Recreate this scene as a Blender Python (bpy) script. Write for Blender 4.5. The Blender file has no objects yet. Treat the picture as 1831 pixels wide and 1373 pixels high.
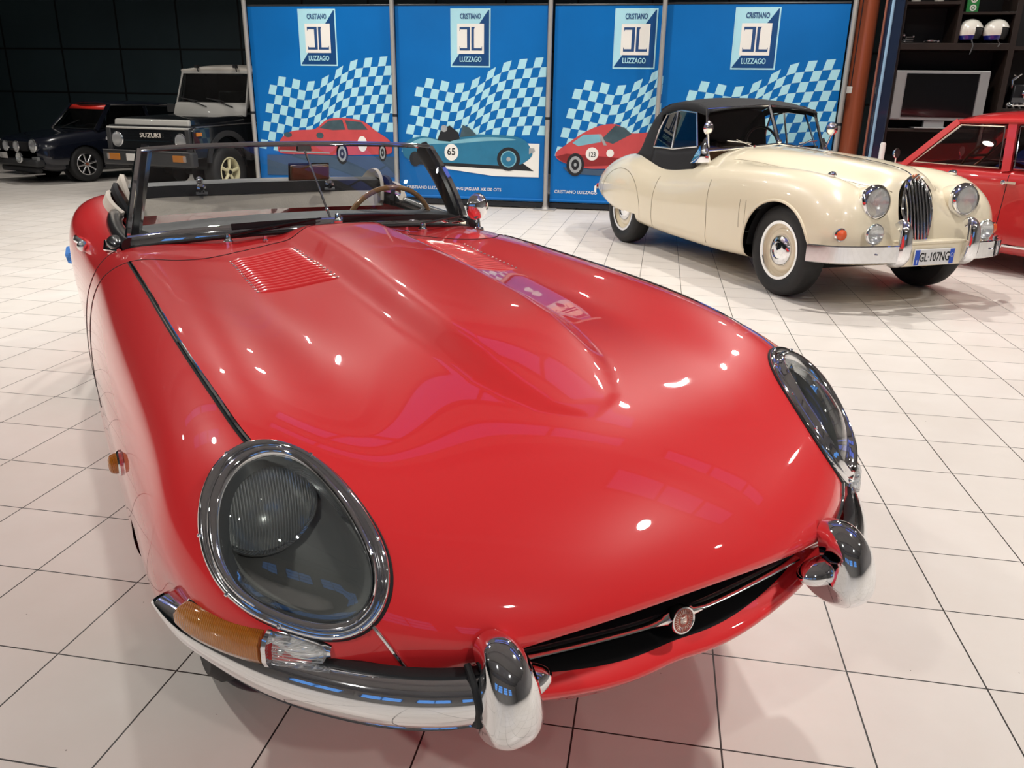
import bpy, bmesh, math, random
import numpy as np
from mathutils import Vector, Matrix
from mathutils.bvhtree import BVHTree
random.seed(7); np.random.seed(7)
SC = bpy.context.scene
COL = SC.collection
PI = math.pi
R = math.radians

# ---------------------------------------------------------------- camera
CAM_H = 1.36
def camera():
    f, pitch, roll, yaw = 1431.0, R(19.28), R(.96), R(-9.93)
    fw = Vector((math.sin(yaw)*math.cos(pitch), math.cos(yaw)*math.cos(pitch), -math.sin(pitch)))
    r0 = Vector((math.cos(yaw), -math.sin(yaw), 0)); u0 = r0.cross(fw)
    r = math.cos(roll)*r0+math.sin(roll)*u0; u = -math.sin(roll)*r0+math.cos(roll)*u0
    cd = bpy.data.cameras.new('camera'); co = bpy.data.objects.new('camera', cd); COL.objects.link(co)
    cd.sensor_fit = 'HORIZONTAL'; cd.sensor_width = 36; cd.lens = f/1831*36
    cd.clip_start = .05; cd.clip_end = 200
    M = Matrix((r, u, -fw)).transposed().to_4x4(); M.translation = (0, 0, CAM_H)
    co.matrix_world = M
    SC.camera = co
camera()

# ---------------------------------------------------------------- world, view transform, lamps of the hall
W = bpy.data.worlds.new('world'); SC.world = W; W.use_nodes = True
W.node_tree.nodes['Background'].inputs[0].default_value = (.35, .36, .40, 1)
W.node_tree.nodes['Background'].inputs[1].default_value = .04
SC.view_settings.view_transform = 'Standard'
try: SC.view_settings.look = 'None'
except Exception: pass
SC.view_settings.gamma = 1
SC.view_settings.use_curve_mapping = False
SC.view_settings.exposure = -0.47

CEIL_Z = 5.2
# ceiling spotlights of the showroom, then added banner lights: x, y, power (W)
SPOTS = [(-3.4, 7.9, 130), (-4.5, 2.5, 130), (1.7, 8.2, 110), (1.0, 5.7, 100), (2.65, 1.8, 131), (2.4, -2.2, 80), (-4.3, 5.9, 90),
         (5.4, 5.4, 80), (5.8, 1.6, 45), (-9.8, 12.9, 60), (-7.6, 8.6, 90), (-8.6, 3.6, 90), (5.6, 9.2, 90), (-2.2, -2.2, 90), (-7.5, -1.0, 80), (-12.5, 7.5, 60), (-4.4, 9.9, 55), (-1.2, 9.9, 55), (1.6, 9.9, 50)]  # spots at the end of the list are added to brighten the banners
def lamp(x, y, p):
    l = bpy.data.lights.new('ceiling_spot_light', 'AREA'); l.shape = 'DISK'; l.size = .26 if p >= 130 else .17
    l.energy = p; l.color = (1.0, .955, .89); l.spread = R(150)
    o = bpy.data.objects.new('ceiling_spot_light', l); COL.objects.link(o)
    o.location = (x, y, 4.28)
    return o
# ---------------------------------------------------------------- helpers
def nrm(v):
    v = np.asarray(v, float); return v/max(1e-12, np.linalg.norm(v))
class MB:
    """collects shapes and links them as ONE mesh object"""
    def __init__(s): s.v = []; s.f = []; s.m = []
    def add(s, vs, fs, m=0):
        o = len(s.v); s.v += [tuple(map(float, p)) for p in vs]; s.f += [tuple(int(i)+o for i in f) for f in fs]; s.m += [m]*len(fs); return s
    def box(s, c, d, rot=None, m=0, taper=1.0):
        x, y, z = [k/2 for k in d]
        P = [(-x, -y, -z), (x, -y, -z), (x, y, -z), (-x, y, -z), (-x*taper, -y*taper, z), (x*taper, -y*taper, z), (x*taper, y*taper, z), (-x*taper, y*taper, z)]
        if rot is not None: P = [tuple(rot @ Vector(p)) for p in P]
        P = [(p[0]+c[0], p[1]+c[1], p[2]+c[2]) for p in P]
        return s.add(P, [(0, 3, 2, 1), (4, 5, 6, 7), (0, 1, 5, 4), (1, 2, 6, 5), (2, 3, 7, 6), (3, 0, 4, 7)], m)
    def grid(s, G, cu=False, cv=False, mask=None, flip=False, m=0):
        G = np.asarray(G, float); nv, nu = G.shape[:2]
        fs = []
        for i in range(nv if cv else nv-1):
            for j in range(nu if cu else nu-1):
                if mask is not None and not mask[i, j]: continue
                a, b, c, d = i*nu+j, i*nu+(j+1) % nu, ((i+1) % nv)*nu+(j+1) % nu, ((i+1) % nv)*nu+j
                fs.append((a, d, c, b) if flip else (a, b, c, d))
        return s.add(G.reshape(-1, 3), fs, m)
    def poly(s, P, m=0):
        return s.add(P, [tuple(range(len(P)))], m)
    def prism(s, P, d, m=0):
        """closed outline P (3-D) extruded by vector d"""
        n = len(P); P = [np.asarray(p, float) for p in P]; Q = [p+np.asarray(d, float) for p in P]
        return s.add(P+Q, [tuple(range(n))[::-1], tuple(range(n, 2*n))]+[(i, (i+1) % n, n+(i+1) % n, n+i) for i in range(n)], m)
    def tube(s, P, r, n=10, closed=False, cap=True, m=0, sec=None, up=None):
        """round (or custom-section) tube along P; r number or list; sec list of (side, normal) offsets"""
        P = np.asarray(P, float); N = len(P); rr = np.broadcast_to(np.asarray(r, float), (N,)) if np.ndim(r) < 2 else r
        if sec is None: sec = [(math.cos(2*PI*k/n), math.sin(2*PI*k/n)) for k in range(n)]
        rings = []; prev = None
        for i in range(N):
            if closed: t = nrm(P[(i+1) % N]-P[i-1])
            else: t = nrm(P[min(i+1, N-1)]-P[max(i-1, 0)])
            if up is not None:
                u = np.asarray(up[i] if np.ndim(up) == 2 else up, float)
            else:
                u = prev if prev is not None else (np.array([0, 0, 1.]) if abs(t[2]) < .9 else np.array([1., 0, 0]))
            u = nrm(u-t*np.dot(u, t)); a = np.cross(t, u); prev = u
            rings.append([P[i]+rr[i]*(a*x+u*y) for x, y in sec])
        G = np.array(rings); k = len(sec)
        s.grid(G, cu=True, cv=closed, m=m)
        if cap and not closed:
            s.add(G[0], [tuple(range(k))[::-1]], m); s.add(G[-1], [tuple(range(k))], m)
        return s
    def lathe(s, prof, c=(0, 0, 0), ax=(0, 0, 1), n=32, m=0, cap=False, sx=1.0, sy=1.0, ref=None, a0=0, a1=2*PI):
        """prof [(radius, height)] spun around axis ax through c"""
        ax = nrm(ax); ref = np.array([0, 0, 1.]) if ref is None else np.asarray(ref, float)
        if abs(np.dot(ax, ref)) > .99: ref = np.array([1., 0, 0])
        u = nrm(ref-ax*np.dot(ref, ax)); w = np.cross(ax, u); c = np.asarray(c, float)
        full = abs(a1-a0-2*PI) < 1e-6
        A = [a0+(a1-a0)*k/(n if full else n-1) for k in range(n)]
        G = np.array([[c+ax*h+(w*math.cos(a)*sx+u*math.sin(a)*sy)*r for a in A] for r, h in prof])
        s.grid(G, cu=full, m=m)
        if cap: s.add(G[0], [tuple(range(n))[::-1]], m); s.add(G[-1], [tuple(range(n))], m)
        return s
    def ball(s, c, r, n=16, m=0, sc=(1, 1, 1)):
        k = max(6, n//2)
        G = [[(c[0]+r*sc[0]*math.sin(PI*i/k)*math.cos(2*PI*j/n), c[1]+r*sc[1]*math.sin(PI*i/k)*math.sin(2*PI*j/n), c[2]+r*sc[2]*math.cos(PI*i/k)) for j in range(n)] for i in range(k+1)]
        return s.grid(np.array(G), cu=True, flip=True, m=m)
    def mirror_y(s):
        """adds the mirror image in y"""
        o = len(s.v); s.v += [(p[0], -p[1], p[2]) for p in s.v]; k = len(s.f)
        s.f += [tuple(i+o for i in f[::-1]) for f in s.f[:k]]; s.m += s.m[:k]; return s
    def tf(s, M):
        s.v = [tuple(M @ Vector(p)) for p in s.v]; return s
    def build(s, name, mat, parent=None, smooth=40, bevel=0, seg=2, weld=True, sub=0, solid=0, off=-1):
        me = bpy.data.meshes.new(name); me.from_pydata(s.v, [], s.f)
        mats = mat if isinstance(mat, (list, tuple)) else [mat]
        for k in mats: me.materials.append(k)
        if len(mats) > 1:
            for p, k in zip(me.polygons, s.m): p.material_index = k
        me.validate(); 
        bm = bmesh.new(); bm.from_mesh(me)
        if weld: bmesh.ops.remove_doubles(bm, verts=bm.verts, dist=1e-5)
        loose = [v for v in bm.verts if not v.link_faces]
        if loose: bmesh.ops.delete(bm, geom=loose, context='VERTS')
        if weld: bmesh.ops.recalc_face_normals(bm, faces=bm.faces)
        bm.to_mesh(me); bm.free()
        o = bpy.data.objects.new(name, me); COL.objects.link(o)
        if smooth:
            me.shade_smooth(); me.set_sharp_from_angle(angle=R(smooth))
        if parent is not None: o.parent = parent
        if solid:
            md = o.modifiers.new('thickness', 'SOLIDIFY'); md.thickness = solid; md.offset = off
        if bevel:
            md = o.modifiers.new('bevel', 'BEVEL'); md.width = bevel; md.segments = seg; md.limit_method = 'ANGLE'; md.angle_limit = R(35)
            md.harden_normals = False
        if sub:
            md = o.modifiers.new('sub', 'SUBSURF'); md.levels = sub; md.render_levels = sub
        return o
def tag(o, label=None, cat=None, group=None, kind=None):
    if label: o['label'] = label
    if cat: o['category'] = cat
    if group: o['group'] = group
    if kind: o['kind'] = kind
    return o
def thing(name, label, cat, loc=(0, 0, 0), rz=0, group=None):
    o = bpy.data.objects.new(name, None); COL.objects.link(o); o.empty_display_size = .2
    o.location = loc; o.rotation_euler = (0, 0, rz)
    return tag(o, label, cat, group)
def copy_tree(o, parent=None):
    c = o.copy(); COL.objects.link(c); c.parent = parent
    for ch in list(o.children): copy_tree(ch, c)
    return c
def fourier(P, n, k=6, start=0.):
    """smooth closed curve through the loop P: arc-length, k harmonics, n samples"""
    P = np.asarray(P, float); d = np.linalg.norm(np.roll(P, -1, 0)-P, axis=1); t = np.concatenate([[0], np.cumsum(d)]); T = t[-1]
    q = np.linspace(0, T, 512, endpoint=False); Q = np.stack([np.interp(q, t, np.append(P[:, i], P[0, i])) for i in range(3)], 1)
    F = np.fft.rfft(Q, axis=0); F[k+1:] = 0
    a = 2*PI*(np.arange(n)/n+start)[:, None]*np.arange(k+1)[None, :]
    w = np.ones(k+1)*2; w[0] = 1
    return (np.real(np.exp(1j*a) @ (F[:k+1]*w[:, None])))/512

# ---------------------------------------------------------------- materials
MATS = {}
def mat(name, col, rough=.5, metal=0., coat=0., trans=0., ior=1.45, emit=None, es=0., bump=None, var=None, alpha=1., spec=.5, sheen=0., coat_rough=.03):
    """principled material; var=(scale, amount) colour variation; bump=(scale, strength[, kind])"""
    if name in MATS: return MATS[name]
    m = bpy.data.materials.new(name); m.use_nodes = True; nt = m.node_tree; b = nt.nodes['Principled BSDF']
    c = tuple(col)+(1,)
    b.inputs['Base Color'].default_value = c; b.inputs['Roughness'].default_value = rough; b.inputs['Metallic'].default_value = metal
    b.inputs['Coat Weight'].default_value = coat; b.inputs['Coat Roughness'].default_value = coat_rough
    b.inputs['Transmission Weight'].default_value = trans; b.inputs['IOR'].default_value = ior
    b.inputs['Specular IOR Level'].default_value = spec; b.inputs['Alpha'].default_value = alpha
    b.inputs['Sheen Weight'].default_value = sheen
    if emit: b.inputs['Emission Color'].default_value = tuple(emit)+(1,); b.inputs['Emission Strength'].default_value = es
    L = nt.links.new
    tc = nt.nodes.new('ShaderNodeTexCoord')
    if var:
        n = nt.nodes.new('ShaderNodeTexNoise'); n.inputs['Scale'].default_value = var[0]; n.inputs['Detail'].default_value = 4
        L(tc.outputs['Object'], n.inputs['Vector'])
        mx = nt.nodes.new('ShaderNodeMix'); mx.data_type = 'RGBA'
        mx.inputs['A'].default_value = tuple(x*(1-var[1]) for x in col)+(1,); mx.inputs['B'].default_value = tuple(min(1, x*(1+var[1])) for x in col)+(1,)
        L(n.outputs['Fac'], mx.inputs['Factor']); L(mx.outputs['Result'], b.inputs['Base Color'])
    if bump:
        if len(bump) > 2 and bump[2] == 'wave':
            n = nt.nodes.new('ShaderNodeTexWave'); n.inputs['Scale'].default_value = bump[0]; n.bands_direction = bump[3] if len(bump) > 3 else 'Y'
            out = n.outputs['Fac']
        elif len(bump) > 2 and bump[2] == 'cells':
            n = nt.nodes.new('ShaderNodeTexVoronoi'); n.inputs['Scale'].default_value = bump[0]; out = n.outputs['Distance']
        else:
            n = nt.nodes.new('ShaderNodeTexNoise'); n.inputs['Scale'].default_value = bump[0]; n.inputs['Detail'].default_value = 5; out = n.outputs['Fac']
        L(tc.outputs['Object'], n.inputs['Vector'])
        bp = nt.nodes.new('ShaderNodeBump'); bp.inputs['Strength'].default_value = bump[1]; bp.inputs['Distance'].default_value = .01
        L(out, bp.inputs['Height']); L(bp.outputs['Normal'], b.inputs['Normal'])
    MATS[name] = m; return m
def glass(name, tint=(1, 1, 1), rough=0.0, refl=.06, dirt=0.0):
    """thin pane: transparent with fresnel reflection"""
    if name in MATS: return MATS[name]
    m = bpy.data.materials.new(name); m.use_nodes = True; nt = m.node_tree; nt.nodes.clear(); L = nt.links.new
    o = nt.nodes.new('ShaderNodeOutputMaterial'); mx = nt.nodes.new('ShaderNodeMixShader'); t = nt.nodes.new('ShaderNodeBsdfTransparent'); g = nt.nodes.new('ShaderNodeBsdfGlossy')
    fr = nt.nodes.new('ShaderNodeFresnel'); fr.inputs['IOR'].default_value = 1.5
    t.inputs[0].default_value = tuple(tint)+(1,); g.inputs['Roughness'].default_value = rough; g.inputs[0].default_value = (1, 1, 1, 1)
    mul = nt.nodes.new('ShaderNodeMath'); mul.operation = 'MULTIPLY_ADD'; mul.inputs[1].default_value = 1.0; mul.inputs[2].default_value = refl-.06
    ge = nt.nodes.new('ShaderNodeNewGeometry'); mi = nt.nodes.new('ShaderNodeMapRange'); mi.inputs['To Min'].default_value = 1.5; mi.inputs['To Max'].default_value = 1/1.5
    L(ge.outputs['Backfacing'], mi.inputs['Value']); L(mi.outputs[0], fr.inputs['IOR'])
    L(fr.outputs[0], mul.inputs[0]); L(mul.outputs[0], mx.inputs[0]); L(t.outputs[0], mx.inputs[1]); L(g.outputs[0], mx.inputs[2]); L(mx.outputs[0], o.inputs[0])
    MATS[name] = m; return m
RED = mat('red_paint', (.78, .030, .034), .38, coat=1., spec=.16, coat_rough=.02, var=(2, .02))
CHROME = mat('chrome', (.86, .87, .89), .045, 1., bump=(60, .006))
CHROME_OLD = mat('brushed_metal', (.62, .62, .63), .25, 1., bump=(90, .02))
BLACK_RUBBER = mat('black_rubber', (.012, .012, .013), .55, var=(30, .3), bump=(200, .05))
TYRE = mat('tyre_rubber', (.016, .016, .017), .62, var=(25, .3), bump=(120, .1))
DARK = mat('dark_recess', (.006, .006, .007), .8, var=(10, .3))
BLACK_TRIM = mat('black_trim', (.012, .012, .014), .28, coat=.4, var=(20, .2))
VINYL = mat('black_vinyl', (.045, .045, .047), .5, bump=(260, .12), var=(12, .2))
CLOTH = mat('black_hood_cloth', (.012, .012, .014), .85, bump=(400, .2), var=(14, .25))
BEIGE = mat('beige_lining', (.62, .56, .48), .8, bump=(120, .15), var=(10, .15))
PANE = glass('window_pane', (.93, .95, .95), refl=.07)
LAMP_GLASS = glass('lamp_cover_glass', (.92, .94, .93), refl=.10)
def lens_mat(name, scale, dirn, clear=.55, tint=(.9, .92, .92)):
    m = bpy.data.materials.new(name); m.use_nodes = True; nt = m.node_tree; nt.nodes.clear(); L = nt.links.new; N = nt.nodes.new
    o = N('ShaderNodeOutputMaterial'); t = N('ShaderNodeBsdfTransparent'); t.inputs[0].default_value = tuple(tint)+(1,); g = N('ShaderNodeBsdfPrincipled')
    g.inputs['Base Color'].default_value = (.92, .94, .94, 1); g.inputs['Roughness'].default_value = .08; g.inputs['Specular IOR Level'].default_value = 1.; g.inputs['Metallic'].default_value = .45
    w = N('ShaderNodeTexWave'); w.bands_direction = dirn; w.inputs['Scale'].default_value = scale; w.inputs['Distortion'].default_value = .4
    tc = N('ShaderNodeTexCoord'); L(tc.outputs['Object'], w.inputs['Vector'])
    b = N('ShaderNodeBump'); b.inputs['Strength'].default_value = .9; b.inputs['Distance'].default_value = .004; L(w.outputs['Fac'], b.inputs['Height']); L(b.outputs[0], g.inputs['Normal'])
    r = N('ShaderNodeMapRange'); r.inputs['To Min'].default_value = clear-.25; r.inputs['To Max'].default_value = clear+.25; L(w.outputs['Fac'], r.inputs['Value'])
    mx = N('ShaderNodeMixShader'); L(r.outputs[0], mx.inputs[0]); L(g.outputs[0], mx.inputs[1]); L(t.outputs[0], mx.inputs[2]); L(mx.outputs[0], o.inputs[0]); MATS[name] = m; return m
LENS = lens_mat('ribbed_lens', 62, 'Y', .45)
AMBER = mat('amber_lens', (.86, .30, .03), .15, coat=.8, trans=.35, bump=(130, .6, 'wave', 'Y'))
CLEAR_LENS = lens_mat('clear_ribbed_lens', 60, 'Z', .62)
# ---------------------------------------------------------------- the hall
TILE = .334; TX, TY = -.104, 2.158
def floor_mat():
    m = bpy.data.materials.new('floor_tiles'); m.use_nodes = True; nt = m.node_tree; b = nt.nodes['Principled BSDF']; L = nt.links.new
    tc = nt.nodes.new('ShaderNodeTexCoord'); mp = nt.nodes.new('ShaderNodeMapping')
    L(tc.outputs['Object'], mp.inputs['Vector'])
    mp.inputs['Location'].default_value = (-TX, -TY, 0)
    br = nt.nodes.new('ShaderNodeTexBrick'); br.offset = 0; br.squash = 1
    L(mp.outputs[0], br.inputs['Vector'])
    br.inputs['Scale'].default_value = 1; br.inputs['Brick Width'].default_value = TILE; br.inputs['Row Height'].default_value = TILE
    br.inputs['Mortar Size'].default_value = .0022; br.inputs['Mortar Smooth'].default_value = .1; br.inputs['Bias'].default_value = 0
    br.inputs['Color1'].default_value = (.71, .665, .615, 1); br.inputs['Color2'].default_value = (.745, .70, .655, 1)
    br.inputs['Mortar'].default_value = (.03, .026, .024, 1)
    n = nt.nodes.new('ShaderNodeTexNoise'); n.inputs['Scale'].default_value = 1.3; n.inputs['Detail'].default_value = 8; n.inputs['Roughness'].default_value = .65
    L(tc.outputs['Object'], n.inputs['Vector'])
    rp = nt.nodes.new('ShaderNodeValToRGB'); rp.color_ramp.elements[0].position = .3; rp.color_ramp.elements[0].color = (.90, .88, .86, 1); rp.color_ramp.elements[1].position = .7; rp.color_ramp.elements[1].color = (1, 1, 1, 1)
    L(n.outputs['Fac'], rp.inputs[0])
    mx = nt.nodes.new('ShaderNodeMix'); mx.data_type = 'RGBA'; mx.blend_type = 'MULTIPLY'; mx.inputs['Factor'].default_value = 1
    L(br.outputs['Color'], mx.inputs['A']); L(rp.outputs[0], mx.inputs['B'])
    # specks of dirt
    v = nt.nodes.new('ShaderNodeTexVoronoi'); v.inputs['Scale'].default_value = 9; L(tc.outputs['Object'], v.inputs['Vector'])
    lt = nt.nodes.new('ShaderNodeMath'); lt.operation = 'LESS_THAN'; lt.inputs[1].default_value = .018; L(v.outputs['Distance'], lt.inputs[0])
    m2 = nt.nodes.new('ShaderNodeMix'); m2.data_type = 'RGBA'; m2.inputs['B'].default_value = (.18, .15, .13, 1)
    L(lt.outputs[0], m2.inputs['Factor']); L(mx.outputs['Result'], m2.inputs['A']); L(m2.outputs['Result'], b.inputs['Base Color'])
    b.inputs['Roughness'].default_value = .34
    n2 = nt.nodes.new('ShaderNodeTexNoise'); n2.inputs['Scale'].default_value = 5; n2.inputs['Detail'].default_value = 6; L(tc.outputs['Object'], n2.inputs['Vector'])
    mr = nt.nodes.new('ShaderNodeMapRange'); mr.inputs['To Min'].default_value = .28; mr.inputs['To Max'].default_value = .5; L(n2.outputs['Fac'], mr.inputs['Value']); L(mr.outputs[0], b.inputs['Roughness'])
    b.inputs['Specular IOR Level'].default_value = .35
    bp = nt.nodes.new('ShaderNodeBump'); bp.inputs['Strength'].default_value = .4; bp.inputs['Distance'].default_value = .004; bp.invert = True
    L(br.outputs['Fac'], bp.inputs['Height']); L(bp.outputs[0], b.inputs['Normal'])
    return m
X0, X1, Y0, Y1 = -17.0, 9.0, -7.0, 17.0
def struct(o): o['kind'] = 'structure'; return o
fl = MB().box(((X0+X1)/2, (Y0+Y1)/2, -.05), (X1-X0, Y1-Y0, .1)).build('floor', floor_mat(), smooth=0); struct(fl)
WALL_DARK = mat('dark_wall_panels', (.036, .060, .070), .45, bump=(3, .05), var=(.7, .35))
WALL_GREY = mat('grey_wall', (.42, .41, .40), .8, bump=(40, .05), var=(.8, .1))
CEILM = mat('grey_ceiling', (.20, .20, .205), .85, var=(.6, .15))
struct(MB().box(((X0+X1)/2, Y1+.1, CEIL_Z/2), (X1-X0, .2, CEIL_Z)).build('wall_back', WALL_DARK, smooth=0))
struct(MB().box((X0-.1, (Y0+Y1)/2, CEIL_Z/2), (.2, Y1-Y0, CEIL_Z)).build('wall_left', WALL_DARK, smooth=0))
struct(MB().box((X1+.1, (Y0+Y1)/2, CEIL_Z/2), (.2, Y1-Y0, CEIL_Z)).build('wall_right', WALL_GREY, smooth=0))
struct(MB().box(((X0+X1)/2, (Y0+Y1)/2, CEIL_Z+.1), (X1-X0+.4, Y1-Y0+.4, .2)).build('ceiling', CEILM, smooth=0))
# wall behind the photographer, with a row of daylight windows in it
wf = MB()
WX = [-5.2, -2.2, .8, 3.8]; WW, WZ0, WZ1 = 2.2, 1.9, 3.7
edges = [X0]+[e for x in WX for e in (x-WW/2, x+WW/2)]+[X1]
for k in range(0, len(edges), 2):
    a, b_ = edges[k], edges[k+1]; wf.box(((a+b_)/2, Y0-.1, CEIL_Z/2), (b_-a, .2, CEIL_Z))
for x in WX:
    wf.box((x, Y0-.1, WZ0/2), (WW, .2, WZ0)); wf.box((x, Y0-.1, (WZ1+CEIL_Z)/2), (WW, .2, CEIL_Z-WZ1))
struct(wf.build('wall_front', WALL_GREY, smooth=0))
DAY = mat('evening_sky_behind_glass', (.1, .25, .6), .4, emit=(.16, .42, 1.0), es=1.0, var=(1, .1))
FRM = mat('window_frame_dark', (.03, .03, .035), .4, var=(5, .2))
for k, x in enumerate(WX):
    w = MB()
    for zz in (WZ0+.03, (WZ0+WZ1)/2-.3, (WZ0+WZ1)/2+.3, WZ1-.03): w.box((x, Y0-.06, zz), (WW, .06, .06))
    for xx in (-WW/2+.03, 0, WW/2-.03): w.box((x+xx, Y0-.06, (WZ0+WZ1)/2), (.06, .06, WZ1-WZ0))
    o = struct(w.build('window_%d' % (k+1), FRM, smooth=0))
    MB().box((x, Y0-.12, (WZ0+WZ1)/2), (WW, .01, WZ1-WZ0)).build('window_pane', DAY, o, smooth=0)
# ceiling beams
for k, y in enumerate(np.arange(-5, 17, 3.0)):
    struct(MB().box(((X0+X1)/2, y, CEIL_Z-.22), (X1-X0, .28, .44)).build('trim_%d' % (k+1), mat('beam_paint', (.20, .20, .21), .7, var=(1, .1)), smooth=0))
# bluish skylight strips
SKY = mat('dusk_skylight', (.05, .1, .5), .4, emit=(.20, .26, .85), es=.55, var=(1, .1))
for k, (y, x0, x1) in enumerate([(4.45, -9.5, -5.2), (4.45, -2.6, 1.6), (4.45, 2.6, 6.5), (5.75, -2.6, 1.6), (3.1, 1.8, 5.6), (3.1, -8.0, -5.0)]):
    w = MB(); n = 3
    for q in range(n+1): w.box((x0+(x1-x0)*q/n, y, CEIL_Z-.03), (.07, .80, .06))
    for q in (-1, 1): w.box(((x0+x1)/2, y+q*.38, CEIL_Z-.03), (x1-x0, .06, .06))
    o = struct(w.build('window_%d' % (k+11), FRM, smooth=0))
    MB().box(((x0+x1)/2, y, CEIL_Z-.012), (x1-x0, .74, .015)).build('window_pane', SKY, o, smooth=0)
SPOT_BODY = mat('spot_housing', (.6, .6, .6), .4, var=(5, .1)); SPOT_E = mat('spot_glow', (1, 1, 1), .5, emit=(1, .95, .88), es=40)
for k, (x, y, p) in enumerate(SPOTS):
    t = thing('ceiling_spotlight', 'round ceiling spotlight hanging from a rod under the grey ceiling', 'spotlight', (x, y, 4.3), 0, 'ceiling spotlights')  # the unseen spots added for the banners share this housing
    MB().lathe([(.02, .22), (.07, .21), (.11, .10), (.115, .0), (.105, -.0), (.10, .03), (.0, .03)], n=24).tube([(0, 0, .2), (0, 0, CEIL_Z-4.3)], .012).build('housing', SPOT_BODY, t)
    l = lamp(x, y, p); l.parent = t; l.location = (0, 0, -.012)
HL_OUT = [(0.5331,0.6118,0.7936),(0.5137,0.5895,0.7900),(0.4925,0.5681,0.7840),(0.4416,0.5382,0.7652),(0.3831,0.5158,0.7396),(0.3325,0.5044,0.7133),(0.2909,0.4969,0.6870),(0.2566,0.4993,0.6579),(0.2377,0.5060,0.6353),(0.2262,0.5201,0.6114),(0.2251,0.5403,0.5881),(0.2342,0.5636,0.5724),(0.2491,0.5903,0.5648),(0.2669,0.6186,0.5638),(0.2937,0.6549,0.5721),(0.3242,0.6875,0.5834),(0.3583,0.7142,0.5973),(0.3930,0.7324,0.6184),(0.4238,0.7436,0.6403),(0.4532,0.7480,0.6684),(0.4784,0.7460,0.6945),(0.5012,0.7341,0.7232),(0.5244,0.7177,0.7485),(0.5417,0.6952,0.7692),(0.5495,0.6689,0.7838),(0.5455,0.6392,0.7920)]
HL_INN = [(0.4939,0.6104,0.7807),(0.4665,0.5851,0.7733),(0.4241,0.5622,0.7567),(0.3708,0.5444,0.7310),(0.3227,0.5323,0.7029),(0.2793,0.5271,0.6696),(0.2529,0.5307,0.6406),(0.2407,0.5420,0.6161),(0.2443,0.5645,0.5987),(0.2597,0.5937,0.5924),(0.2824,0.6288,0.5932),(0.3155,0.6687,0.6053),(0.3517,0.6997,0.6227),(0.3903,0.7191,0.6485),(0.4238,0.7232,0.6802),(0.4515,0.7165,0.7098),(0.4767,0.7021,0.7366),(0.4952,0.6793,0.7590),(0.5026,0.6473,0.7750)]
STRIP = [(2.0283, 0.6879, 0.8587), (1.7198, 0.6851, 0.8593), (1.4081, 0.6832, 0.856), (1.0638, 0.6786, 0.8477), (0.8395, 0.6694, 0.8347), (0.6797, 0.6579, 0.8172), (0.5887, 0.6478, 0.8015), (0.5451, 0.6397, 0.7918)]
STRIP_LOW = [(0.2247, 0.5411, 0.5857), (0.2095, 0.5274, 0.5626), (0.1943, 0.5012, 0.5146)]
SEAM_REAR = [(2.045, 0.690, 0.858), (1.968, 0.626, 0.875), (1.895, 0.562, 0.882), (1.905, 0.489, 0.885), (1.945, 0.402, 0.889), (1.955, 0.300, 0.898), (1.955, .15, .92), (1.955, 0, .95)]
SEAM_SIDE = [(2.045, 0.690, 0.858), (2.072, 0.730, 0.838), (2.109, 0.776, 0.795), (2.13, 0.802, 0.742), (2.14, .835, .55), (2.14, .835, .35)]
SEAM_DOOR = [(2.36, 0.69, 0.86), (2.34, 0.74, 0.83), (2.33, 0.785, 0.78), (2.36, 0.816, 0.697), (2.38, .838, .52), (2.38, .835, .35)]
# ---------------------------------------------------------------- smooth surfaces (natural cubic splines)
def spl(t, P, q):
    """natural cubic spline through P at knots t, evaluated at q (P may have trailing dims)"""
    t = np.asarray(t, float); P = np.asarray(P, float); q = np.asarray(q, float)
    n = len(t); h = np.diff(t)
    sh = (n,) + (1,)*(P.ndim-1)
    A = np.zeros((n, n)); A[0, 0] = A[-1, -1] = 1
    B = np.zeros_like(P)
    d = np.diff(P, axis=0)/h.reshape((-1,)+(1,)*(P.ndim-1))
    for i in range(1, n-1):
        A[i, i-1] = h[i-1]; A[i, i] = 2*(h[i-1]+h[i]); A[i, i+1] = h[i]
        B[i] = 6*(d[i]-d[i-1])
    M = np.linalg.solve(A, B.reshape(n, -1)).reshape(P.shape)
    k = np.clip(np.searchsorted(t, q, side='right')-1, 0, n-2)
    hh = h[k]; a = (t[k+1]-q)/hh; b = (q-t[k])/hh
    ex = (slice(None),)+(None,)*(P.ndim-1)
    a = a[ex]; b = b[ex]; hh = hh[ex]
    return a*P[k]+b*P[k+1]+((a**3-a)*M[k]+(b**3-b)*M[k+1])*hh*hh/6

def sstep(a, b, x):
    t = np.clip((x-a)/(b-a), 0, 1); return t*t*(3-2*t)

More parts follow.
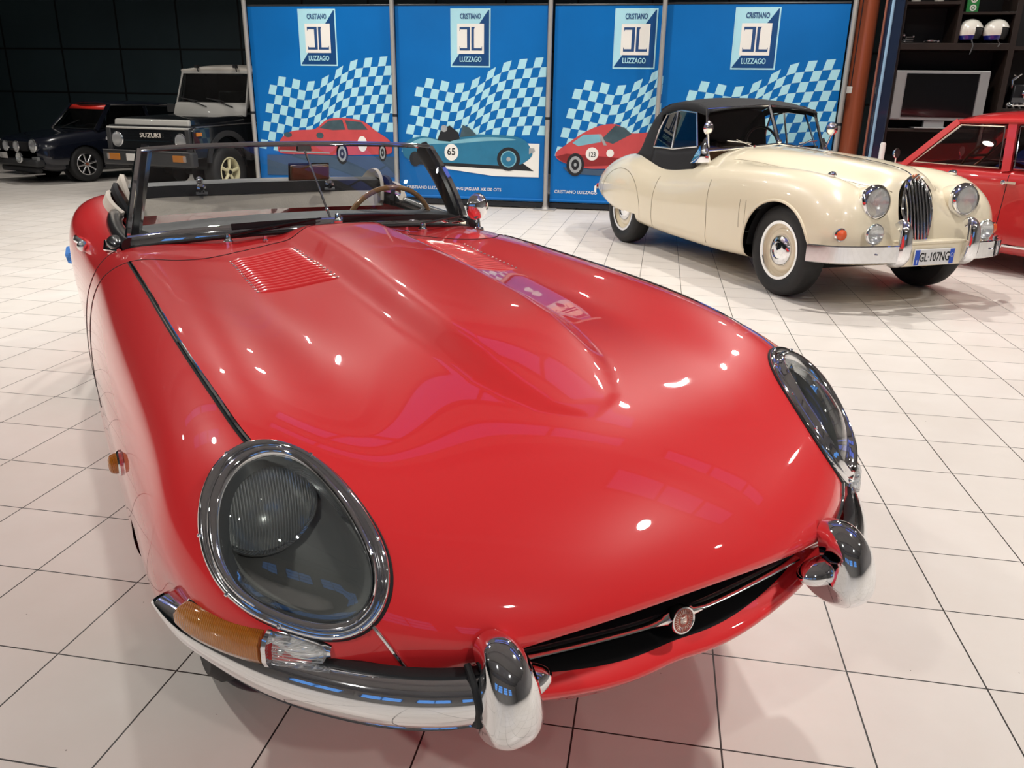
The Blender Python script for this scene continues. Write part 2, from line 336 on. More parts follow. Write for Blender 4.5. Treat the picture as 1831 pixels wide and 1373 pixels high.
# body of the red roadster: stations from the grille lip to the tail; each row holds nine keys
# top centre, bonnet, valley, wing crest, shoulder, widest line, lower side, bottom edge, underside
ST = [
 [(.130,0,.545),(.132,.15,.541),(.150,.26,.529),(.170,.335,.508),(.186,.370,.493),(.189,.376,.482),(.175,.34,.455),(.142,.20,.432),(.130,0,.427)],
 [(.092,0,.556),(.097,.16,.552),(.115,.28,.54),(.140,.36,.52),(.160,.395,.500),(.165,.40,.483),(.150,.36,.444),(.120,.21,.414),(.112,0,.408)],
 [(.105,0,.600),(.110,.18,.595),(.132,.34,.577),(.165,.45,.550),(.190,.492,.512),(.196,.498,.474),(.18,.43,.420),(.138,.23,.386),(.128,0,.379)],
 [(.180,0,.668),(.186,.20,.660),(.205,.39,.642),(.232,.535,.608),(.258,.610,.548),(.270,.625,.470),(.28,.49,.400),(.21,.27,.345),(.190,0,.335)],
 [(.300,0,.737),(.306,.20,.729),(.320,.42,.714),(.340,.600,.697),(.358,.703,.628),(.385,.732,.505),(.42,.580,.390),(.36,.30,.320),(.300,0,.290)],
 [(.450,0,.788),(.455,.20,.779),(.468,.42,.768),(.485,.622,.775),(.505,.758,.695),(.530,.786,.530),(.55,.660,.370),(.50,.40,.285),(.450,0,.250)],
 [(.700,0,.840),(.70,.20,.828),(.70,.42,.808),(.70,.62,.828),(.70,.772,.745),(.70,.818,.520),(.70,.772,.340),(.70,.62,.220),(.70,0,.200)],
 [(1.00,0,.875),(1.0,.20,.862),(1.0,.42,.831),(1.0,.62,.858),(1.0,.780,.768),(1.0,.828,.510),(1.0,.820,.330),(1.0,.76,.190),(1.0,0,.190)],
 [(1.50,0,.908),(1.5,.20,.892),(1.5,.42,.853),(1.5,.62,.872),(1.5,.785,.782),(1.5,.836,.510),(1.5,.828,.330),(1.5,.78,.180),(1.5,0,.180)],
 [(2.00,0,.920),(2.0,.20,.910),(2.0,.42,.880),(2.0,.62,.876),(2.0,.780,.790),(2.0,.838,.510),(2.0,.834,.330),(2.0,.80,.180),(2.0,0,.180)],
 [(2.50,0,.925),(2.5,.20,.915),(2.5,.42,.895),(2.5,.62,.872),(2.5,.775,.795),(2.5,.838,.520),(2.5,.834,.330),(2.5,.80,.180),(2.5,0,.180)],
 [(3.00,0,.905),(3.0,.20,.900),(3.0,.42,.890),(3.0,.63,.900),(3.0,.785,.825),(3.0,.832,.540),(3.0,.820,.330),(3.0,.78,.190),(3.0,0,.190)],
 [(3.50,0,.885),(3.5,.20,.885),(3.5,.42,.905),(3.5,.64,.928),(3.5,.795,.845),(3.5,.832,.580),(3.5,.790,.350),(3.5,.70,.230),(3.5,0,.220)],
 [(4.00,0,.790),(4.0,.18,.788),(4.0,.36,.800),(4.0,.55,.812),(4.0,.690,.755),(4.0,.740,.580),(4.0,.690,.390),(4.0,.55,.300),(4.0,0,.290)],
 [(4.45,0,.600),(4.45,.10,.600),(4.45,.22,.598),(4.45,.34,.592),(4.43,.440,.570),(4.42,.480,.520),(4.43,.44,.460),(4.45,.30,.430),(4.45,0,.420)],
]
ST = np.array(ST, float)
def _params():
    n, m, _ = ST.shape
    ext = np.concatenate([ST[:, 2:0:-1]*[1, -1, 1], ST, ST[:, -2:-4:-1]*[1, -1, 1]], axis=1)
    du = np.linalg.norm(np.diff(ext, axis=1), axis=2).mean(0)**.75
    u = np.concatenate([[0], np.cumsum(du)]); u = (u-u[2])/(u[2+m-1]-u[2])
    dv = np.linalg.norm(np.diff(ST, axis=0), axis=2)[:, :8].mean(1)**.75
    v = np.concatenate([[0], np.cumsum(dv)]); v /= v[-1]
    return ext, u, v
_EXT, _U, _V = _params()
def bulge(X, y):
    w = np.interp(X, [.40, .415, .44, .463, .54, .614, .80, .961, 1.22, 1.5, 2.2], [.0, .032, .075, .105, .150, .177, .203, .213, .212, .205, .20])
    A = .034*sstep(.38, .85, X)*(1-sstep(1.95, 2.15, X))+.004*sstep(.40, .46, X)
    r = np.abs(y)/np.maximum(w, 1e-4)
    return A*(1-sstep(.58, 1.04, r))*(1-.10*r*r)
def body_eval(us, vs):
    """full tensor: returns array [len(vs), len(us), 3] on the half body"""
    R = spl(_V, _EXT, vs)                       # [nv, keys, 3]
    R = np.swapaxes(spl(_U, np.swapaxes(R, 0, 1), us), 0, 1)
    top = np.clip(1-np.asarray(us)/.35, 0, 1)[None, :]
    R[..., 2] += bulge(R[..., 0], R[..., 1])*(top > 0)
    return R
def v_of_x(X):                                   # station parameter whose top centre lies at X (X > .2)
    vv = np.linspace(_V[2], 1, 1500); c = body_eval(np.array([0.]), vv)[:, 0, 0]
    return np.interp(X, c, vv)
# ---------------------------------------------------------------- red open two-seater in the foreground
def etype():
    A = -.69267
    root = thing('red_roadster', 'glossy red open two-seater sports car with long bonnet and covered oval headlights, nearest the camera', 'car',
                 (.1706, 1.1768, 0), R(90)-A)
    # ----- body shell
    us = np.linspace(0, 1, 150)
    xs = np.concatenate([np.linspace(0, _V[6], 170), np.linspace(_V[6], _V[9], 90)[1:], np.linspace(_V[9], 1, 130)[1:]])
    G = body_eval(us, xs)
    nv, nu = G.shape[:2]
    full = np.concatenate([G, (G*[1, -1, 1])[:, -2:0:-1]], axis=1)
    m_full = MB().grid(full, cu=True)
    bvh = BVHTree.FromPolygons([Vector(v) for v in m_full.v], m_full.f)
    cen = (-.5, 0, .5)
    def near(p):
        loc, n, i, d = bvh.find_nearest(Vector(p)); n = Vector(n)
        if n.dot(Vector(p)-Vector((max(loc.x+.4, .5) if loc.x < .6 else loc.x, 0, .5))) < 0: n = -n
        return np.array(loc), np.array(n)
    def onbody(P, off=0.):
        out = []; N = []
        for p in P:
            l, n = near(p); out.append(l+n*off); N.append(n)
        return np.array(out), np.array(N)
    # openings
    OUTL = HL_OUT; INNL = HL_INN
    hin = fourier(INNL, 120, 5); hout = fourier(OUTL, 120, 5)
    c = hin.mean(0)
    e1 = nrm(np.array([.286, .035, .232])); nn = near(c)[1]; e1 = nrm(e1-nn*np.dot(e1, nn)); e2 = np.cross(nn, e1)
    def polar(P, N=120):
        d = P-c; a = np.arctan2(d@e2, d@e1); o = np.argsort(a); a = a[o]; P = P[o]
        aa = np.concatenate([a-2*PI, a, a+2*PI]); PP = np.concatenate([P, P, P]); q = np.linspace(-PI, PI, N, endpoint=False)
        return np.stack([np.interp(q, aa, PP[:, i]) for i in range(3)], 1)
    inn = polar(fourier(INNL, 400, 5)); out = polar(fourier(OUTL, 400, 5))
    mid = inn*.45+out*.55
    def inside(P, poly):
        d = P-c; x = d@e1; y = d@e2; a = np.arctan2(y, x); r = np.hypot(x, y)
        dp = poly-c; ra = np.arctan2(dp@e2, dp@e1); rr = np.hypot(dp@e1, dp@e2); o = np.argsort(ra)
        R_ = np.interp(a, np.concatenate([ra[o]-2*PI, ra[o], ra[o]+2*PI]), np.tile(rr[o], 3))
        return (r < R_) & (np.abs(d@nn) < .15)
    F = (full[:-1]+full[1:])/2; F = (F+np.roll(F, -1, 1))/2
    Fm = F*[1, np.nan, 1]; Fa = F.copy(); Fa[..., 1] = np.abs(Fa[..., 1])
    mask = ~inside(Fa.reshape(-1, 3), mid).reshape(Fa.shape[:2])
    x, y, z = Fa[..., 0], Fa[..., 1], Fa[..., 2]
    for wx in (1.06, 3.42): mask &= ~((np.hypot(x-wx, z-.20) < .215) & (y > .55))
    # cockpit opening
    ell = ((x-2.72)/.54)**4+(y/.645)**4
    mask &= ~((ell < 1) & (z > .7))
    mask &= ~((x > 2.27) & (x < 3.2) & (y < .4) & (z > .75))
    MB().grid(full, cu=True, mask=mask).build('body', RED, root, smooth=60)
    # ----- panel gaps and seam strips
    def ribbon(name, P, w, h, mt, off=.0005, par=root, n=None, close=False):
        P = np.asarray(P, float); t = np.concatenate([[0], np.cumsum(np.linalg.norm(np.diff(P, axis=0), axis=1))])
        q = np.linspace(0, t[-1], n or max(12, int(t[-1]/.012))); Q = spl(t, P, q)
        Q, N = onbody(Q, off)
        sec = [(-w, -h*.3), (-w, h*.5), (-w*.5, h), (w*.5, h), (w, h*.5), (w, -h*.3)]
        return MB().tube(Q, 1., sec=sec, up=N)
    for s in (1, -1):
        f = lambda P: [(p[0], p[1]*s, p[2]) for p in P]
        m = ribbon('', f(STRIP), .0042, .004, CHROME); m.build('seam_strip', CHROME, root)
        m = ribbon('', f([(p[0], p[1]+.006, p[2]) for p in STRIP]), .0028, .001, DARK); m.build('panel_gap', DARK, root)
        m = ribbon('', f(STRIP_LOW), .0035, .005, CHROME); m.build('seam_strip', CHROME, root)
        m = ribbon('', f(SEAM_REAR), .0022, .0012, DARK); m.build('panel_gap', DARK, root)
        m = ribbon('', f(SEAM_SIDE), .0022, .0012, DARK); m.build('panel_gap', DARK, root)
        m = ribbon('', f(SEAM_DOOR), .0022, .0012, DARK); m.build('panel_gap', DARK, root)
    # ----- louvre panels
    for s in (1, -1):
        m = MB(); K = 15
        for k in range(K):
            a = k/(K-1)
            pi = np.array([1.40+(1.825-1.40)*a, .213, 0]); po = np.array([1.462+(1.842-1.462)*a, .408, 0])
            P = []; ups = []
            for q in np.linspace(0, 1, 12):
                p = pi*(1-q)+po*q; X = p[0]; yy = p[1]
                l, n = near((X, yy, .90)); P.append(l); ups.append(n)
            P = np.array(P); P[:, 1] *= s; ups = np.array(ups); ups[:, 1] *= s
            h = np.array([.2]+[1]*10+[.2])
            rings = []
            for i in range(12):
                u = ups[i]; bx = np.array([1., 0, 0])
                rings.append([P[i]+bx*dx+u*dz*h[i] for dx, dz in ((-.010, -.001), (-.006, .003), (0, .006), (.0055, .0070), (.0075, .002), (.0085, -.004))])
            m.grid(np.array(rings), flip=(s < 0))
        m.build('louvre_panel', RED, root, smooth=50)
        for (xa, xb, yy) in ((1.395, 1.82, .209), (1.457, 1.838, .414)):
            g = MB()
            for k in range(K):
                a = k/(K-1)
                l, n = near((xa+(xb-xa)*a, yy, .9)); g.ball((l[0], l[1]*s, l[2]+.001), .0048, 8, sc=(1, 1, .8))
            g.build('louvre_beads', mat('polished_edge', (.85, .55, .52), .15, .8, bump=(50, .01)), root)
    # ----- headlights
    for s in (1, -1):
        S = np.array([1, s, 1.])
        Np = np.array([near(p)[1] for p in out]); Ni = np.array([near(p)[1] for p in inn])
        prof = [(-.05, -.006), (-.02, .006), (.05, .011), (.20, .0145), (.36, .0125), (.43, .007), (.50, .0085), (.62, .0165), (.76, .021), (.90, .019), (1.0, .012), (1.03, .002), (1.02, -.02)]
        hl = MB().grid(np.array([(out*(1-a)+inn*a+(Np*(1-min(1, max(0, a)))+Ni*min(1, max(0, a)))*h)*S for a, h in prof]), cu=True).build('headlight_trim', CHROME, root, smooth=70)
        # gasket
        g = MB().tube((out+Np*.001-nrm(nn)*0+(out-c)*.012)*S, .0035, 6, closed=True).build('trim_gasket', BLACK_RUBBER, hl)
        for k in range(8):
            i = int((k+.35)*15) % 120; p = (out[i]*.80+inn[i]*.20+Np[i]*.014)*S
            MB().ball(p, .0042, 8).build('screw', CHROME, hl)
        # glass cover
        gr = []
        for rho in np.linspace(1.0, 0, 14):
            ring = c+(inn-c)*max(rho, .002)
            L_, N_ = onbody(ring, .004+.012*(1-rho**2))
            L_ = ring*(rho**6)+L_*(1-rho**6)+N_*(.004*rho**6)
            gr.append(L_*S)
        MB().grid(np.array(gr), cu=True).build('headlight_glass', LAMP_GLASS, root, smooth=80)
        # bucket behind the glass
        dirn = nrm(np.array([.80, -.12, -.30])); rows = []
        for a, sc in ((-.002, 1.03), (.03, 1.02), (.09, .98), (.16, .9), (.19, .7), (.20, .3), (.20, .01)):
            rows.append((c+(inn-c)*sc+dirn*a-Ni*.004)*S)
        MB().grid(np.array(rows), cu=True, flip=True).build('headlight_bucket', mat('bucket_paint', (.20, .205, .20), .5, .0, bump=(8, .1), var=(5, .1)), root, smooth=70)
        # round lamp
        lc = np.array([.525, .632, .676])*S; ax = nrm(np.array([-1, .02*s, .05]))
        lm = MB().lathe([(.092, -.03), (.095, -.01), (.0945, .004), (.090, .008), (.0865, .004)], lc, ax, 48).build('lamp_rim', CHROME, root)
        MB().lathe([(.0865, .004), (.078, .013), (.062, .020), (.04, .025), (.02, .027), (.0005, .0275)], lc, ax, 48).build('lamp_lens', LENS, root, smooth=80)
        MB().lathe([(.086, -.001), (.078, -.018), (.06, -.04), (.035, -.055), (.012, -.060), (.0005, -.06)], lc, ax, 40).ball(lc-ax*.03, .013, 12).build('reflector', mat('reflector', (.92, .92, .91), .22, .85, bump=(40, .05)), root, smooth=80)
    # ----- grille mouth
    lip = body_eval(us, np.array([0.]))[0]; lip = np.concatenate([lip, (lip*[1, -1, 1])[-2:0:-1]])
    lc = lip.mean(0); rows = [lip]
    for dx, sc in ((.03, .99), (.10, .97), (.22, .93), (.28, .8), (.285, .02)):
        r = lip.copy(); r[:, 0] = lip[:, 0]+dx; r[:, 1:] = lc[1:]+(lip[:, 1:]-lc[1:])*sc; rows.append(r)
    MB().grid(np.array(rows), cu=True).build('grille_duct', DARK, root, smooth=60)
    # chrome bar with round badge
    bar = MB()
    P = [(.150, -.335, .495), (.140, -.25, .492), (.130, -.14, .488), (.126, -.07, .486), (.124, 0, .485), (.126, .07, .486), (.130, .14, .488), (.140, .25, .492), (.150, .335, .495)]
    t = np.linspace(0, 1, 9); q = np.linspace(0, 1, 61); Q = spl(t, np.array(P), q)
    hgt = [.0042+.016*max(0, 1-abs(p[1])/.07)**1.6 for p in Q]
    rows = []
    for p, h in zip(Q, hgt):
        rows.append([(p[0]+.010, p[1], p[2]+h*.6), (p[0]+.001, p[1], p[2]+h), (p[0]-.006, p[1], p[2]+h*.6), (p[0]-.008, p[1], p[2]), (p[0]-.006, p[1], p[2]-h*.6), (p[0]+.001, p[1], p[2]-h), (p[0]+.010, p[1], p[2]-h*.6)])
    MB().tube([(p[0]+.030, p[1], p[2]+.001) for p in Q], 1., sec=[(-.018, -.006), (-.018, .006), (.018, .006), (.018, -.006)], up=(0, 0, 1)).build('grille_bar_support', BLACK_TRIM, root)
    gb = bar.grid(np.array(rows), cu=True).build('grille_bar', mat('satin_bar', (.95, .94, .92), .14, 1., bump=(80, .01)), root, smooth=50)
    bx = (.113, 0, .4845); bax = nrm((-1, 0, .18))
    MB().lathe([(.026, -.012), (.0272, .0), (.0255, .005), (.0228, .0055), (.0215, .003)], bx, bax, 40).build('badge_ring', CHROME, root)
    MB().lathe([(.0215, .003), (.0005, .0045)], bx, bax, 32).build('badge_face', mat('badge_red', (.42, .06, .03), .3, coat=.8, bump=(150, .3)), root)
    # animal-head relief with rays around it
    m = MB(); u = np.array([0, 1., 0]); w = np.cross(np.array(bax), u); w = w*np.sign(w[2]); c0 = np.array(bx)+bax*.0045
    for k in range(28):
        a = 2*PI*k/28; d = u*math.cos(a)+w*math.sin(a); m.tube([c0+d*.0125, c0+d*.0200], [.0008, .0005], 5)
    m.ball(c0, .0075, 12, sc=(.35, 1, 1.05))
    for sg in (-1, 1): m.ball(c0+u*.005*sg+w*.0062, .0026, 8, sc=(.5, 1, 1)); m.ball(c0+u*.003*sg-w*.0024+bax*.0015, .0025, 8)
    m.ball(c0-w*.0028+bax*.002, .0024, 8)
    m.build('badge_relief', mat('badge_silver', (.75, .62, .55), .3, .8, bump=(200, .05)), root)
    # ----- bumpers
    for s in (1, -1):
        S = np.array([1, s, 1.])
        T = [0, .12, .25, .43, .57, .75, .90, 1.0]
        P = [(.550, .808, .530), (.475, .785, .512), (.400, .742, .497), (.302, .672, .484), (.226, .602, .480), (.150, .510, .479), (.108, .425, .481), (.094, .368, .484)]
        H = [.010, .027, .036, .041, .042, .042, .040, .036]
        q = np.linspace(0, 1, 70); Q = spl(T, np.array(P), q); hh = spl(T, np.array(H), q)
        rows = []
        for i, p in enumerate(Q):
            tn = nrm(Q[min(i+1, 69)]-Q[max(i-1, 0)]); o = nrm(np.cross(tn, (0, 0, 1.))); 
            if o[0] > 0 and o[1] < 0: o = -o
            if np.dot(o, np.array([-1, .6, 0])) < 0: o = -o
            h = hh[i]
            sec = [(-.022, 1.0), (-.010, 1.04), (.004, .97), (.016, .75), (.024, .4), (.027, 0), (.024, -.4), (.016, -.74), (.006, -.93), (.010, -1.0), (.006, -1.07), (-.010, -1.08), (-.022, -1.0)]
            rows.append([(p+o*a+np.array([0, 0, 1.])*b*h)*S for a, b in sec])
        bm_ = MB().grid(np.array(rows))
        bm_.build('front_bumper', CHROME, root, smooth=60, solid=.002)
        # rubber strip between blade and body
        rb = [(p+np.array([.014, -.010, 0])+np.array([0, 0, h*1.0+.002])) for p, h in zip(Q[8:68], hh[8:68])]
        MB().tube(np.array(rb)*S, 1., sec=[(-.010, -.012), (-.011, .003), (.0, .006), (.011, .003), (.010, -.012)], up=(0, 0, 1)).build('bumper_rubber', BLACK_RUBBER, root)
        # overrider
        SP = np.array([(.130, .562), (.100, .570), (.076, .563), (.054, .542), (.041, .512), (.035, .478), (.042, .454), (.066, .440), (.100, .435), (.130, .440)])
        tt = np.linspace(0, 1, len(SP)); q = np.linspace(0, 1, 44); C2 = spl(tt, SP, q); wd = np.interp(q, [0, .15, .35, .6, .8, 1], [.030, .034, .040, .045, .043, .036])
        rows = []; oy = .385
        dd = np.gradient(C2, axis=0)
        for i in range(44):
            nx, nz = -dd[i, 1], dd[i, 0]; L_ = math.hypot(nx, nz); nx, nz = nx/L_, nz/L_
            if nx*(C2[i, 0]-.12)+nz*(C2[i, 1]-.49) < 0: nx, nz = -nx, -nz
            w = wd[i]; row = []
            for k in range(13):
                a = -1+2*k/12; dz = .020*(1-abs(a)**2.6)-.052*max(0, abs(a)-.999)*1000*0
                row.append((C2[i, 0]+nx*dz, oy+w*a, C2[i, 1]+nz*dz))
            row = [(row[0][0]-nx*.05, row[0][1]-.0*a, row[0][2]-nz*.05)]+row+[(row[-1][0]-nx*.05, row[-1][1], row[-1][2]-nz*.05)]
            rows.append([np.array(r)*S for r in row])
        MB().grid(np.array(rows), cu=True).build('overrider', CHROME, root, smooth=60)
        MB().ball((.100, (oy-.035)*s, .490), 1., 24, sc=(.034, .062, .026)).build('bumper_inner_end', CHROME, root, smooth=80)
        MB().tube(np.array([(.130, oy+.040, .535), (.100, oy+.043, .52), (.080, oy+.044, .49), (.084, oy+.043, .455), (.110, oy+.041, .44)])*S, .006, 8).build('overrider_gasket', BLACK_RUBBER, root)
        # indicator lamp under the headlight
        T = np.array([0, .2, .45, .7, .86, 1.]); P = np.array([(.482, .765, .540), (.438, .748, .542), (.378, .712, .542), (.328, .668, .541), (.292, .628, .541), (.266, .592, .542)])
        q = np.linspace(0, 1, 44); Q = spl(T, P, q); hh = np.interp(q, [0, .04, .12, .68, .80, .92, 1], [.012, .024, .029, .029, .025, .015, .004])
        def lampsec(i0, i1, grow, dep):
            rows = []
            for i in range(i0, i1):
                p = Q[i]; tn = nrm(Q[min(i+1, 43)]-Q[max(i-1, 0)]); o = nrm(np.cross(tn, (0, 0, 1.)))
                if np.dot(o, np.array([-1, .6, 0])) < 0: o = -o
                h = hh[i]+grow
                sec = [(-.02, 1), (dep*.55, 1.0), (dep*.86, .82), (dep, .4), (dep, -.4), (dep*.86, -.82), (dep*.55, -1.), (-.02, -1)]
                rows.append([(p+o*a+np.array([0, 0, b_*h]))*S for a, b_ in sec])
            r = np.array(rows); m = MB().grid(r, cu=True); m.add(r[0], [tuple(range(8))]); m.add(r[-1], [tuple(range(8))]); return m
        tl = lampsec(0, 44, .006, .026).build('indicator_base', CHROME, root, smooth=40)
        lampsec(1, 30, 0, .046).build('amber_lens', AMBER, tl, smooth=60)
        lampsec(30, 31+1, .003, .048).build('lens_divider', CHROME, tl)
        lampsec(32, 43, 0, .043).build('clear_lens', CLEAR_LENS, tl, smooth=60)
        MB().ball((Q[33]+np.array([-.030, .022, .006]))*S, .006, 10).build('lens_screw', CHROME_OLD, tl)
        # side marker
        p, n = near((1.13, .84, .555)); p = p*S; n = n*S; 
        mk = MB().lathe([(.030, -.004), (.031, .004), (.027, .008), (.024, .008)], p, n, 28).build('side_marker_rim', CHROME, root)
        MB().lathe([(.0245, .006), (.0245, .014), (.021, .023), (.012, .027), (.0005, .028)], p, n, 28).build('side_marker_lens', AMBER, root, smooth=50)
    # ----- wheels
    for wx in (1.06, 3.42):
        for s in (1, -1):
            w = thing_part = bpy.data.objects.new('wheel', None); COL.objects.link(w); w.parent = root; w.location = (wx, .645*s, .32)
            ax = (0, s, 0)
            MB().lathe([(.19, .06), (.235, .082), (.29, .080), (.315, .055), (.32, .0), (.315, -.055), (.29, -.08), (.235, -.082), (.19, -.06)], (0, 0, 0), ax, 56).build('tyre', TYRE, w)
            rim = MB().lathe([(.205, .055), (.198, .068), (.19, .055), (.18, .0), (.19, -.055), (.2, -.07)], (0, 0, 0), ax, 48)
            for k in range(36):
                a = 2*PI*k/36; e = .16*(1 if k % 2 else -1)
                rim.tube([(.03*math.cos(a+e), s*(.05 if k % 3 else .0), .03*math.sin(a+e)), (.185*math.cos(a), s*(.0 if k % 2 else .03), .185*math.sin(a))], .0022, 5, cap=False)
            rim.build('wire_rim', CHROME, w)
            h = MB().lathe([(.032, -.05), (.034, .05), (.026, .075), (.0005, .08)], (0, 0, 0), ax, 24)
            for sg in (1, -1): h.box((0, s*.078, sg*.045), (.022, .012, .06))
            h.build('hub_spinner', CHROME, w)
    # wheel wells
    for wx in (1.06, 3.42):
        for s in (1, -1):
            MB().lathe([(.34, -.14), (.34, .0), (.34, .055)], (wx, s*.68, .30), (0, s, 0), 32, a0=.1, a1=PI-.1).lathe([(.0005, -.15), (.34, -.14)], (wx, s*.68, .30), (0, s, 0), 32, a0=0, a1=PI).build('wheel_well', DARK, root)
    # ----- windscreen
    def ws(y, t):
        """point of the screen, y lateral at the base, t 0 base .. 1 top"""
        k = y/.69; b = np.array([2.075+.25*abs(k)**2.0+.03*k**6, y, .948-.062*k*k-.008*k**6]); k2 = k
        tp = np.array([2.392+.112*abs(k)**2.2, y*.862, 1.203-.020*k*k-.006*k**6]); return b*(1-t)+tp*t+np.array([-.018*math.sin(PI*t), 0, .012*math.sin(PI*t)])
    ys = np.linspace(-.655, .655, 61); tsv = np.linspace(.015, .985, 14)
    MB().grid(np.array([[ws(y, t) for y in ys] for t in tsv])).build('windscreen_glass', PANE, root, smooth=80)
    fr = MB()
    yy = np.linspace(-.66, .66, 70)
    base = [ws(y, 0)+np.array([-.006, 0, -.004]) for y in yy]; top = [ws(y, 1) for y in yy]
    nb = np.array([nrm(np.cross(ws(y, .1)-ws(y, 0), ws(y+.01, 0)-ws(y, 0))) for y in yy]); nb = np.array([n if n[0] < 0 else -n for n in nb])
    fr.tube(base, 1., sec=[(.020, -.006), (.020, .006), (.010, .014), (-.006, .014), (-.020, .008), (-.024, -.006)], up=nb)
    fr.build('windscreen_base_trim', CHROME, root, smooth=50)
    MB().tube(np.array(base)+np.array([-.018, 0, -.018]), .008, 8).build('windscreen_seal', BLACK_RUBBER, root)
    MB().tube(top, 1., sec=[(.008, -.006), (.009, .005), (.0, .008), (-.008, .005), (-.007, -.006)], up=nb).build('windscreen_top_trim', CHROME, root, smooth=50)
    MB().tube(np.array(top)+np.array([.014, 0, -.004]), 1., sec=[(.007, -.006), (.007, .004), (-.007, .004), (-.007, -.006)], up=(0, 0, 1)).build('windscreen_header', BLACK_TRIM, root)
    for s in (1, -1):
        P = [ws(.665*s, t) for t in np.linspace(0, 1, 16)]; P = np.array(P)
        P[0] += np.array([.02, 0, -.02])
        MB().tube(P, 1., sec=[(-.010, -.009), (-.010, .009), (.004, .012), (.012, .006), (.012, -.006), (.004, -.012)], up=(0, s, 0)).build('windscreen_pillar', CHROME, root, smooth=50)
        P2 = P+np.array([.040, -.020*s, -.004])
        MB().tube(P2, 1., sec=[(-.038, -.010), (-.038, .014), (.0, .026), (.038, .014), (.038, -.010)], up=(0, -s, 0)).build('pillar_cover', BLACK_TRIM, root, smooth=50)
        # quarter fillet at the foot of the pillar
        m = MB().ball((2.40, .700*s, .868), .05, 20, sc=(1.9, .62, .50)); m.build('pillar_foot', BLACK_TRIM, root)
        m = MB().tube([(2.30, .70*s, .855), (2.42, .735*s, .845), (2.54, .725*s, .853)], .008, 8); m.build('pillar_foot_trim', CHROME, root)
    # centre rod and mirror
    MB().tube([(2.09, 0, .945), (2.402, 0, 1.19)], .0045, 8).ball((2.09, 0, .945), .010).ball((2.14, 0, .984), .008).box((2.398, 0, 1.185), (.03, .05, .02)).build('mirror_rod', CHROME, root)
    rm = MB().box((0, 0, 0), (.022, .15, .058)); ro = rm.build('rear_view_mirror', mat('bronze_mirror_back', (.16, .09, .045), .35, .6, var=(20, .3)), root, bevel=.008, seg=3)
    ro.location = (2.335, .0, 1.10); ro.rotation_euler = (0, -.18, 0)
    MB().box((.013, 0, 0), (.004, .158, .066)).build('mirror_rim', BLACK_TRIM, ro, bevel=.006)
    # wipers
    for yc, y1 in ((.375, .05), (.0, -.33), (-.365, -.60)):
        pb = ws(yc, 0); p0 = pb+np.array([-.060, 0, -.004]); l, n = near((p0[0], p0[1], .95)); p0 = l
        wr = MB().lathe([(.016, -.004), (.017, .008), (.011, .016), (.010, .032), (.0005, .034)], p0, (0, 0, 1), 20).build('wiper_pivot', CHROME, root)
        e = ws(y1, .02)+np.array([-.030, 0, .012]); a = p0+np.array([0, 0, .028]); md = (a+e)/2+np.array([-.012, 0, .004])
        MB().tube([a, md, e], [.006, .0045, .0035], 6).build('wiper_arm', BLACK_TRIM, root)
        bl = [ws(y, .01+.02*abs(y-y1))+np.array([-.026, 0, .006]) for y in np.linspace(y1+.02, y1+.30*(1 if yc > 0 or yc == 0 else 1), 14)]
        MB().tube(bl, 1., sec=[(-.003, -.010), (-.003, .010), (.003, .010), (.003, -.010)], up=(0, 0, 1)).build('wiper_blade', BLACK_RUBBER, root)
    # washer jets
    for yj in (.26, -.26):
        l, n = near((2.01, yj, .9)); MB().lathe([(.010, 0), (.010, .006), (.005, .010), (.005, .02), (.0005, .021)], l, (0, 0, 1), 12).build('washer_jet', CHROME, root)
    # ----- cockpit
    m = MB()
    m.grid(np.array([[(2.16+.10*(yy_/.6)**2+a*(.36-.06*(yy_/.6)**2), yy_, .925-.030*(yy_/.6)**2+.012*a+.012*math.sin(PI*min(1, a*1.1))-(.05*max(0, a-.9)*10)) for yy_ in np.linspace(-.63, .63, 30)] for a in np.linspace(0, 1, 14)]))
    m.build('dash_top', VINYL, root)
    m = MB().box((2.49, 0, .78), (.05, 1.16, .20)); m.build('dashboard', VINYL, root, bevel=.015)
    m = MB().box((2.85, 0, .26), (1.3, 1.30, .04)); 
    for s in (1, -1): m.box((2.80, .615*s, .54), (1.1, .03, .56))
    m.box((3.28, 0, .52), (.04, 1.2, .5)); m.build('cockpit_tub', VINYL, root)
    for s in (1, -1):
        st = MB(); st.box((2.85, .30*s, .40), (.48, .44, .14)); so = st.build('seat', VINYL, root, bevel=.05, seg=4)
        sb = MB(); rt = Matrix.Rotation(.28, 3, 'Y'); sb.box((3.08, .30*s, .58), (.12, .42, .42), rot=rt); sb.build('seat_back', VINYL, so, bevel=.05, seg=4)
        # cockpit edge roll, top of doors
        dr = [(2.30, .660*s, .868), (2.45, .672*s, .868), (2.75, .672*s, .872), (2.98, .655*s, .885), (3.15, .60*s, .900), (3.24, .50*s, .91)]
        MB().tube(spl(np.linspace(0, 1, 6), np.array(dr), np.linspace(0, 1, 40)), .030, 12).build('cockpit_rail', BLACK_TRIM, root)
    # steering wheel
    sc_ = np.array([2.50, -.375, .835]); sax = nrm((1, 0, .28))
    sw = MB(); u = np.array([0, 1., 0]); w = nrm(np.cross(sax, u)); 
    sw.tube([sc_+(u*math.cos(a)+w*math.sin(a))*.195 for a in np.linspace(0, 2*PI, 64, endpoint=False)], .011, 10, closed=True)
    swo = sw.build('steering_wheel', mat('varnished_wood_rim', (.38, .20, .08), .25, coat=.6, var=(40, .35)), root)
    sp = MB()
    for k in range(3):
        a = PI/2+2*PI*k/3+PI; d = u*math.cos(a)+w*math.sin(a); sp.tube([sc_+d*.02, sc_+d*.188], [.011, .007], 6)
